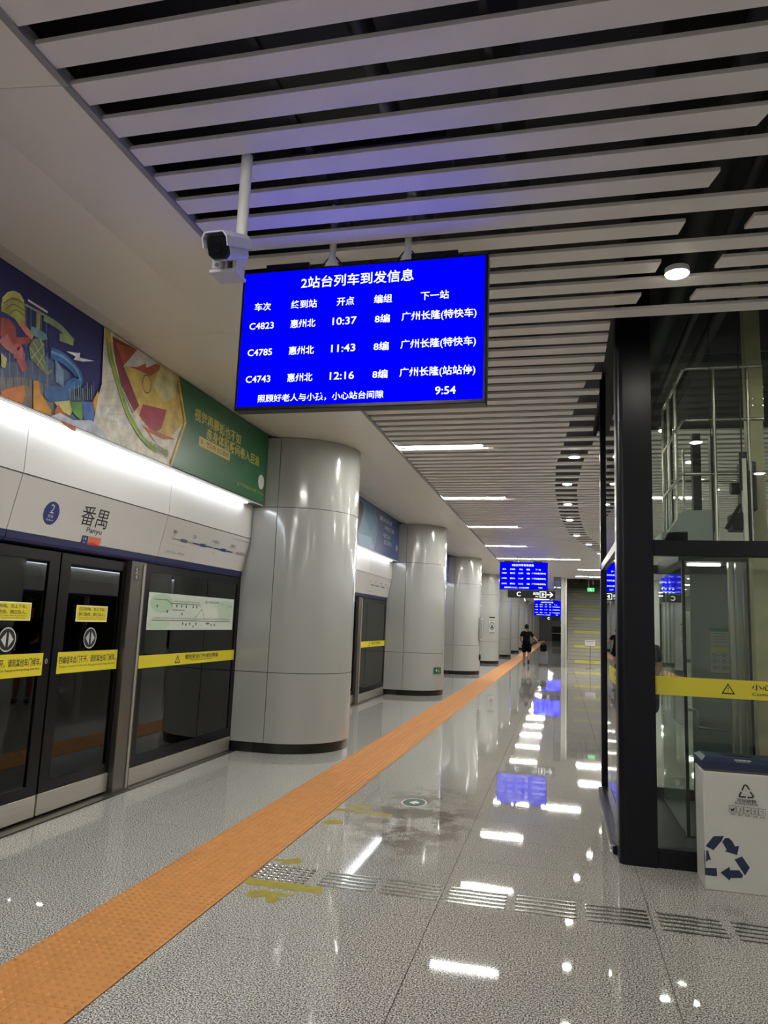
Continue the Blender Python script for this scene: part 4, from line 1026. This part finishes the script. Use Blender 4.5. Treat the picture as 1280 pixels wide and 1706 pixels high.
p.build('printed_marks', bn)
p = Print((0,0,.79),(1,0,0),(0,.915,.403),(0,-.403,.915),.001); p.text('可回收物', .245, .03, M_white, h=.017, wd=.10, bold=True); p.text('Recyclable', .245, .010, M_white, h=.008, wd=.08); p.build('lid_lettering', bn)
# wrap of the big arrow round the corner of the bin
p = Print((0,.30,0),(0,-1,0),(0,0,1),(-1,0,0),.0008); zz = B(600,1180)[1]; z1_ = B(600,1400)[1]
p.poly([(.30,zz),(.285,zz),(.27,(zz+z1_)/2),(.285,z1_-.0),(.30,z1_-.02)], nv); p.build('corner_mark', bn)
# ================================================================== STAIRS
st = thing('staircase', 'grey stone staircase with yellow marked risers, beyond the lift', 'stairs', (0, 32.6, 0))
stone = mat('stair stone', (150,148,136), .35, var=.06, vscale=12); stl = mat('stair side cladding', (150,152,148), .3)
nose = mat('stair nosing', (96,94,84), .4)
sme = None
for k in range(29):
    z = .158*k
    if sme is None:
        m = MB(); m.box(.25,3.75,0,.30,0,.158,stone); m.box(.25,3.75,-.004,.03,.148,.161,nose); o = m.build('step', st, (0,.4+.29*k,z)); sme = o.data
    else: o = link('step', sme, st, (0,.4+.29*k,z))
    if k % 4 == 1:
        p = Print((0,0,0),(1,0,0),(0,0,1),(0,-1,0),.004); p.rect(.58,1.85,.02,.145,C((186,180,92))); p.text('小心台阶', 1.25,.085,C((120,112,40)),h=.06,wd=.4); p.rect(2.2,3.4,.02,.145,C((186,180,92))); p.build('yellow_riser_strip', o)
m = MB(); m.box(.0,.16,0,12,0,3.95,stl); m.build('side_wall', st); m = MB(); m.box(.17,.24,-.02,.1,0,3.9,M_steel); m.build('end_post', st)
MB().box(3.76,4,0,12,0,3.95,stl).build('side_wall', st); MB().box(0,4,11.9,12.1,0,4.6,stl).build('back_wall', st)
MB().box(0,.03,-.2,0,1.0,3.8,M_steel).v
m = MB(); m.tube([(.27,.1,.95),(.27,.5,1.0),(.27,6.5,4.25)], .025, M_chr, 10)
for k in range(5): m.tube([(.27,.6+1.16*k,.28+.63*k),(.27,.6+1.16*k,1.05+.63*k)], .012, M_chr, 8)
m.build('handrail', st)
sb = thing('smoke_barrier', 'hanging glass smoke barrier panel at the ceiling left of the stairs', 'glass panel', (-.30, 32.3, 3.8))
MB().box(-.006,.006,0,9,-.75,.0,M_glass).build('glass_pane', sb); MB().box(-.012,.29,-.02,.02,-.04,.03,M_dsteel).build('top_rail', sb); MB().box(0,.3,-.006,.006,-.75,-.04,M_glass).build('glass_pane', sb)
# sign stand
ss = thing('sign_stand', 'small notice board on a thin pole with round base, before the stairs', 'sign stand', (1.19, 32.3, 0))
MB().tube([(0,0,0),(0,0,.02),(0,0,.03)], [.17,.17,.05], M_chr, 24).build('base', ss); MB().tube([(0,0,.03),(0,0,.94)], .014, M_dsteel, 10).build('pole', ss)
MB().bbox(-.22,.22,-.02,.02,.93,1.20,mat('notice frame',(130,126,126),.4),.004).build('board', ss)
p = Print((0,-.02,0),(1,0,0),(0,0,1),(0,-1,0),.003); p.rect(-.2,.2,.95,1.18,C((196,190,194))); p.rect(-.17,.16,1.12,1.15,C((90,80,100)));
for k in range(4): p.rect(-.17,.17,1.08-.03*k,1.088-.03*k,C((150,146,152)))
p.build('notice_print', ss)
# notice on the fourth column, box on the third, low exit signs
def on_col(i, ang, zc, w_, h_, name, label, cat, draw, depth=.012, back=M_white):
    """flat plate set on the curved face of column i at angle ang (degrees from the +x nose towards the camera)"""
    a = math.radians(ang); Y0 = 8.44+7.9*i+.78; nx, ny = math.cos(a), -math.sin(a)
    # ellipse point and normal
    px_ = -3.446+.80*math.cos(a); py_ = Y0-.78*math.sin(a)
    t = thing(name, label, cat, (px_+nx*.006, py_+ny*.006, zc), math.atan2(ny, nx)+math.pi/2)
    MB().bbox(-w_/2,w_/2,-depth,.0,-h_/2,h_/2,back,.002).build('plate', t)
    p = Print((0,-depth,0),(1,0,0),(0,0,1),(0,-1,0),.002 if i > 1 else .0008); draw(p); p.build('print', t)
    return t
def dr(p):
    p.rect(-.15,.15,-.36,.36,C((176,178,172))); p.rect(-.15,.15,.30,.36,M_ink); p.text('温馨提示', 0,.21,M_ink,h=.06); p.ell(0,-.04,.12,.17,M_ink); p.ell(0,-.04,.095,.14,C((176,178,172))); p.poly([(-.07,-.14),(0,.06),(.07,-.14)],M_ink); p.rect(-.14,.14,-.34,-.31,M_ink)
on_col(3, 50, 1.65, .30, .72, 'wall_notice', 'tall black and white safety notice on the fourth column', 'sign', dr)
def dbx(p): p.rect(-.1,.1,-.33,.33,C((150,152,150))); p.rect(-.06,.0,-.3,.3,C((80,82,82)))
on_col(2, 12, 1.49, .22, .74, 'call_point', 'slim steel cabinet on the nose of the third column', 'cabinet', dbx, .07, M_steel)
def dex(p): p.rect(-.115,.115,-.06,.06,C((24,96,60))); p.poly([(-.08,0),(-.03,.035),(-.03,-.035)],M_white); p.rect(-.03,.0,-.012,.012,M_white); p.ell(.05,.025,.01,.012,M_white,10); p.stroke([(.05,.012),(.045,-.012),(.065,-.04)],.012,M_white); p.stroke([(.045,-.012),(.02,-.035)],.012,M_white)
on_col(1, 28, .56, .25, .14, 'low_exit_sign', 'small green exit sign low on the second column', 'sign', dex, .012, C((24,96,60)))
def dsm(p): p.rect(-.1,.1,-.05,.05,C((30,36,34)))
on_col(2, 6, .56, .16, .2, 'low_exit_sign', 'dark low exit sign near the foot of the third column', 'sign', dsm, .02, M_black)
# ================================================================== PEOPLE
def skin_mesh(name, joints, bones, mats_, parent, sub=1, assign=None):
    me = bpy.data.meshes.new(name); keys = list(joints); idx = {k:i for i,k in enumerate(keys)}
    me.from_pydata([joints[k][0] for k in keys], [(idx[a],idx[b]) for a,b in bones], [])
    o = bpy.data.objects.new(name, me); COL.objects.link(o)
    sm = o.modifiers.new('s','SKIN'); sm.use_smooth_shade = True
    for i, k in enumerate(keys):
        r = joints[k][1]; r = r if isinstance(r, tuple) else (r, r); me.skin_vertices[0].data[i].radius = r
        me.skin_vertices[0].data[i].use_root = (i == 0)
    ss_ = o.modifiers.new('u','SUBSURF'); ss_.levels = sub; ss_.render_levels = sub
    dg = bpy.context.evaluated_depsgraph_get(); dg.update(); nm = bpy.data.meshes.new_from_object(o.evaluated_get(dg))
    bpy.data.objects.remove(o); bpy.data.meshes.remove(me)
    for m_ in mats_: nm.materials.append(m_)
    for p_ in nm.polygons:
        p_.use_smooth = True
        if assign: p_.material_index = assign(p_.center)
    return link(name, nm, parent)
skinm = mat('skin', (128,88,66), .55); hairm = mat('black hair', (6,5,5), .8, spec=.15); blk = mat('black cloth', (5,5,7), .9, spec=.1); blk2 = mat('dark navy shorts cloth', (6,6,11), .9, spec=.1)
def person(loc, rz, label, pose):
    t = thing('person', label, 'person', loc, rz)
    J = pose
    body = {'pelvis':((0,0,.90),.11),'waist':((0,0,1.04),.105),'chest':((0,.0,1.25),.125),'neck0':((0,0,1.42),.06),'neck':((0,.01,1.49),.048),'head0':((0,.02,1.56),.066),'head1':((0,.015,1.63),.078),'head2':((0,.01,1.69),.062)}
    B_ = [('pelvis','waist'),('waist','chest'),('chest','neck0'),('neck0','neck'),('neck','head0'),('head0','head1'),('head1','head2')]
    for sd_, s_ in (('l',-1),('r',1)):
        j = J[sd_]
        body['sh'+sd_] = ((s_*.165,0,1.385),.055); body['el'+sd_] = (j['el'],.044); body['wr'+sd_] = (j['wr'],.03)
        d_ = (Vector(j['wr'])-Vector(j['el'])).normalized(); pm = Vector(j['wr'])+d_*.06; body['pa'+sd_] = (tuple(pm),(.034,.018))
        B_ += [('chest','sh'+sd_),('sh'+sd_,'el'+sd_),('el'+sd_,'wr'+sd_),('wr'+sd_,'pa'+sd_)]
        body['hp'+sd_] = ((s_*.095,0,.86),.09); body['kn'+sd_] = (j['kn'],.062); body['cf'+sd_] = (tuple((Vector(j['kn'])*.65+Vector(j['an'])*.35)+Vector((0,-.015,0))),.062); body['an'+sd_] = (j['an'],.042)
        B_ += [('pelvis','hp'+sd_),('hp'+sd_,'kn'+sd_),('kn'+sd_,'cf'+sd_),('cf'+sd_,'an'+sd_)]
    bo = skin_mesh('body', body, B_, [skinm], t, 2)
    # fingers: five short chains rooted in each palm
    m = MB()
    for sd_, s_ in (('l',-1),('r',1)):
        j = J[sd_]; w_ = Vector(j['wr']); d_ = (w_-Vector(j['el'])).normalized(); fw = Vector((0,1,0)); fw = (fw-d_*fw.dot(d_)).normalized(); nrm = d_.cross(fw)*(-s_)
        for k, ln_ in enumerate((.066,.076,.070,.056)):
            r0 = w_+d_*.085+fw*(.027-.018*k); m.tube([r0-d_*.02, r0+d_*ln_*.45, r0+d_*ln_*.8+nrm*.018, r0+d_*ln_*.9+nrm*.036], [.009,.0085,.008,.006], skinm, 8)
        r0 = w_+d_*.035+fw*.026; m.tube([r0-fw*.01, r0+fw*.02+d_*.022, r0+fw*.028+d_*.05], [.011,.010,.007], skinm, 8)
    m.build('fingers', bo)
    # face: eyes, nose, ears, mouth on the +y side
    m = MB(); m.tube([(0,.085,1.625),(0,.112,1.60),(0,.09,1.592)], [.008,.013,.009], skinm, 8)
    for s_ in (-1,1):
        m.tube([(s_*.078,.0,1.635),(s_*.09,-.01,1.62),(s_*.08,0,1.59)], [.008,.012,.008], skinm, 8)
        m.tube([(s_*.03,.078,1.635),(s_*.03,.09,1.635)], [.011,.008], mat('eye',(30,24,22),.2), 8)
    m.tube([(-.022,.088,1.57),(0,.094,1.568),(.022,.088,1.57)], .005, mat('lips',(140,80,76),.5), 6); m.build('face', bo)
    hb = MB(); hv = []; nr, ns_ = 8, 16
    for i in range(nr+1):
        th = math.pi*.62*i/nr
        for k in range(ns_):
            ph = 2*math.pi*k/ns_; q = math.sin(th); back = .5-.5*math.sin(ph)
            zz_ = math.cos(th)*.112 - (back*.05*(i/nr)**2); wob = 1+.03*math.sin(5*ph+i)
            hv.append((.088*q*math.cos(ph)*wob, -.012+.102*q*math.sin(ph)*wob, 1.645+zz_))
    hb.add(hv, [(i*ns_+k, (i+1)*ns_+k, (i+1)*ns_+(k+1)%ns_, i*ns_+(k+1)%ns_) for i in range(nr) for k in range(ns_)], hairm, True); hb.build('hair', t)
    0 and skin_mesh('hair', {'a':((0,-.012,1.68),.086),'b':((0,-.03,1.635),.082),'c':((0,-.035,1.58),.055),'d':((0,.03,1.715),.06)}, [('a','b'),('b','c'),('a','d')], [hairm], t, 2)
    sh = {'c':((0,0,1.22),(.165,.135)),'w':((0,0,1.02),(.18,.145)),'h':((0,0,.76),(.225,.17)),'n':((0,0,1.40),(.12,.085)),'n2':((0,.0,1.435),(.075,.065))}
    Bs = [('c','w'),('w','h'),('c','n'),('n','n2')]
    for sd_, s_ in (('l',-1),('r',1)):
        a = Vector((s_*.165,0,1.385)); e_ = Vector(J[sd_]['el']); q = a.lerp(e_,.78)
        sh['s'+sd_] = (tuple(a),.078); sh['e'+sd_] = (tuple(q),.075); Bs += [('n','s'+sd_),('s'+sd_,'e'+sd_)]
    skin_mesh('t_shirt', sh, Bs, [blk], t, 2)
    so = {'p':((0,0,.96),(.205,.155))}; Bo = []
    for sd_, s_ in (('l',-1),('r',1)):
        a = Vector((s_*.095,0,.82)); kk = Vector(J[sd_]['kn']); q = a.lerp(kk, pose.get('short', .92)); so['a'+sd_] = (tuple(a),.125); so['b'+sd_] = (tuple(q),.115); Bo += [('p','a'+sd_),('a'+sd_,'b'+sd_)]
    skin_mesh('shorts', so, Bo, [blk2], t, 2)
    for sd_, s_ in (('l',-1),('r',1)):
        an = Vector(J[sd_]['an']); f = Vector(J[sd_]['ft']).normalized(); dn_ = Vector(J[sd_].get('sole',(0,0,-1)))
        hl = an + dn_*.045 - f*.05; toe = an + dn_*.055 + f*.16
        skin_mesh('shoe', {'a':(tuple(an+dn_*.03),.048),'h':(tuple(hl),(.042,.04)),'m':(tuple(an+dn_*.05+f*.08),(.05,.035)),'t':(tuple(toe),(.042,.026))}, [('a','h'),('a','m'),('m','t')], [mat('dark shoe',(20,20,22),.6)], t, 1)
    return t
walk = {'l':{'el':(-.27,-.05,1.14),'wr':(-.22,.12,.98),'kn':(-.10,.08,.48),'an':(-.105,.03,.085),'ft':(0,1,0)},
        'r':{'el':(.34,-.04,1.16),'wr':(.52,-.10,.97),'kn':(.11,.03,.50),'an':(.10,-.30,.20),'ft':(.02,.35,-.94),'sole':(.0,-.94,-.35)}, 'short':.9}
mn = person((-1.46, 32.9, 0), 0, 'man seen from behind walking away in black T-shirt and shorts, pulling a suitcase', walk)
sc_ = thing('suitcase', 'upright grey trolley suitcase at the walking man\'s right hand', 'suitcase', (-.74, 32.75, 0))
gsu = mat('grey suitcase shell', (92,93,98), .4)
m = MB(); m.bbox(-.20,.20,-.13,.13,.06,.62,gsu,.03)
for x in (-.13,-.065,0,.065,.13): m.box(x-.008,x+.008,-.136,.136,.09,.59,gsu)
m.build('shell', sc_)
m = MB(); [m.tube([(x,.10,.60),(x,.10,.96)], .008, M_dsteel, 8) for x in (-.13,.05)]; m.tube([(-.13,.10,.96),(.05,.10,.96)], .014, M_black, 8); m.build('handle', sc_)
for x in (-.15,.15):
    for y in (-.09,.09): MB().tube([(x-.015,y,.03),(x+.015,y,.03)], .03, M_black, 12).build('wheel', sc_)
bg = thing('backpack', 'small black bag resting on top of the grey suitcase', 'bag', (-.74, 32.70, .622))
m = MB(); m.bbox(-.12,.14,-.12,.06,.0,.30,blk,.04); m.bbox(-.10,.10,-.15,-.115,.03,.18,blk,.02); m.build('bag_body', bg)
m = MB(); m.tube(smooth_curve([(-.06,0,.28),(-.04,0,.36),(.04,0,.36),(.06,0,.28)],4), .012, blk, 8); m.build('strap', bg)
stand = {'l':{'el':(-.22,.0,1.12),'wr':(-.20,.14,.93),'kn':(-.10,.01,.48),'an':(-.10,0,.085),'ft':(0,1,0)},
         'r':{'el':(.22,.0,1.12),'wr':(.16,.18,1.05),'kn':(.10,.01,.48),'an':(.10,0,.085),'ft':(0,1,0)}, 'short':1.0}
w2 = person((1.13, 11.0, 0), math.radians(150), 'person in dark clothes standing behind the lift, just visible through its glass', stand)
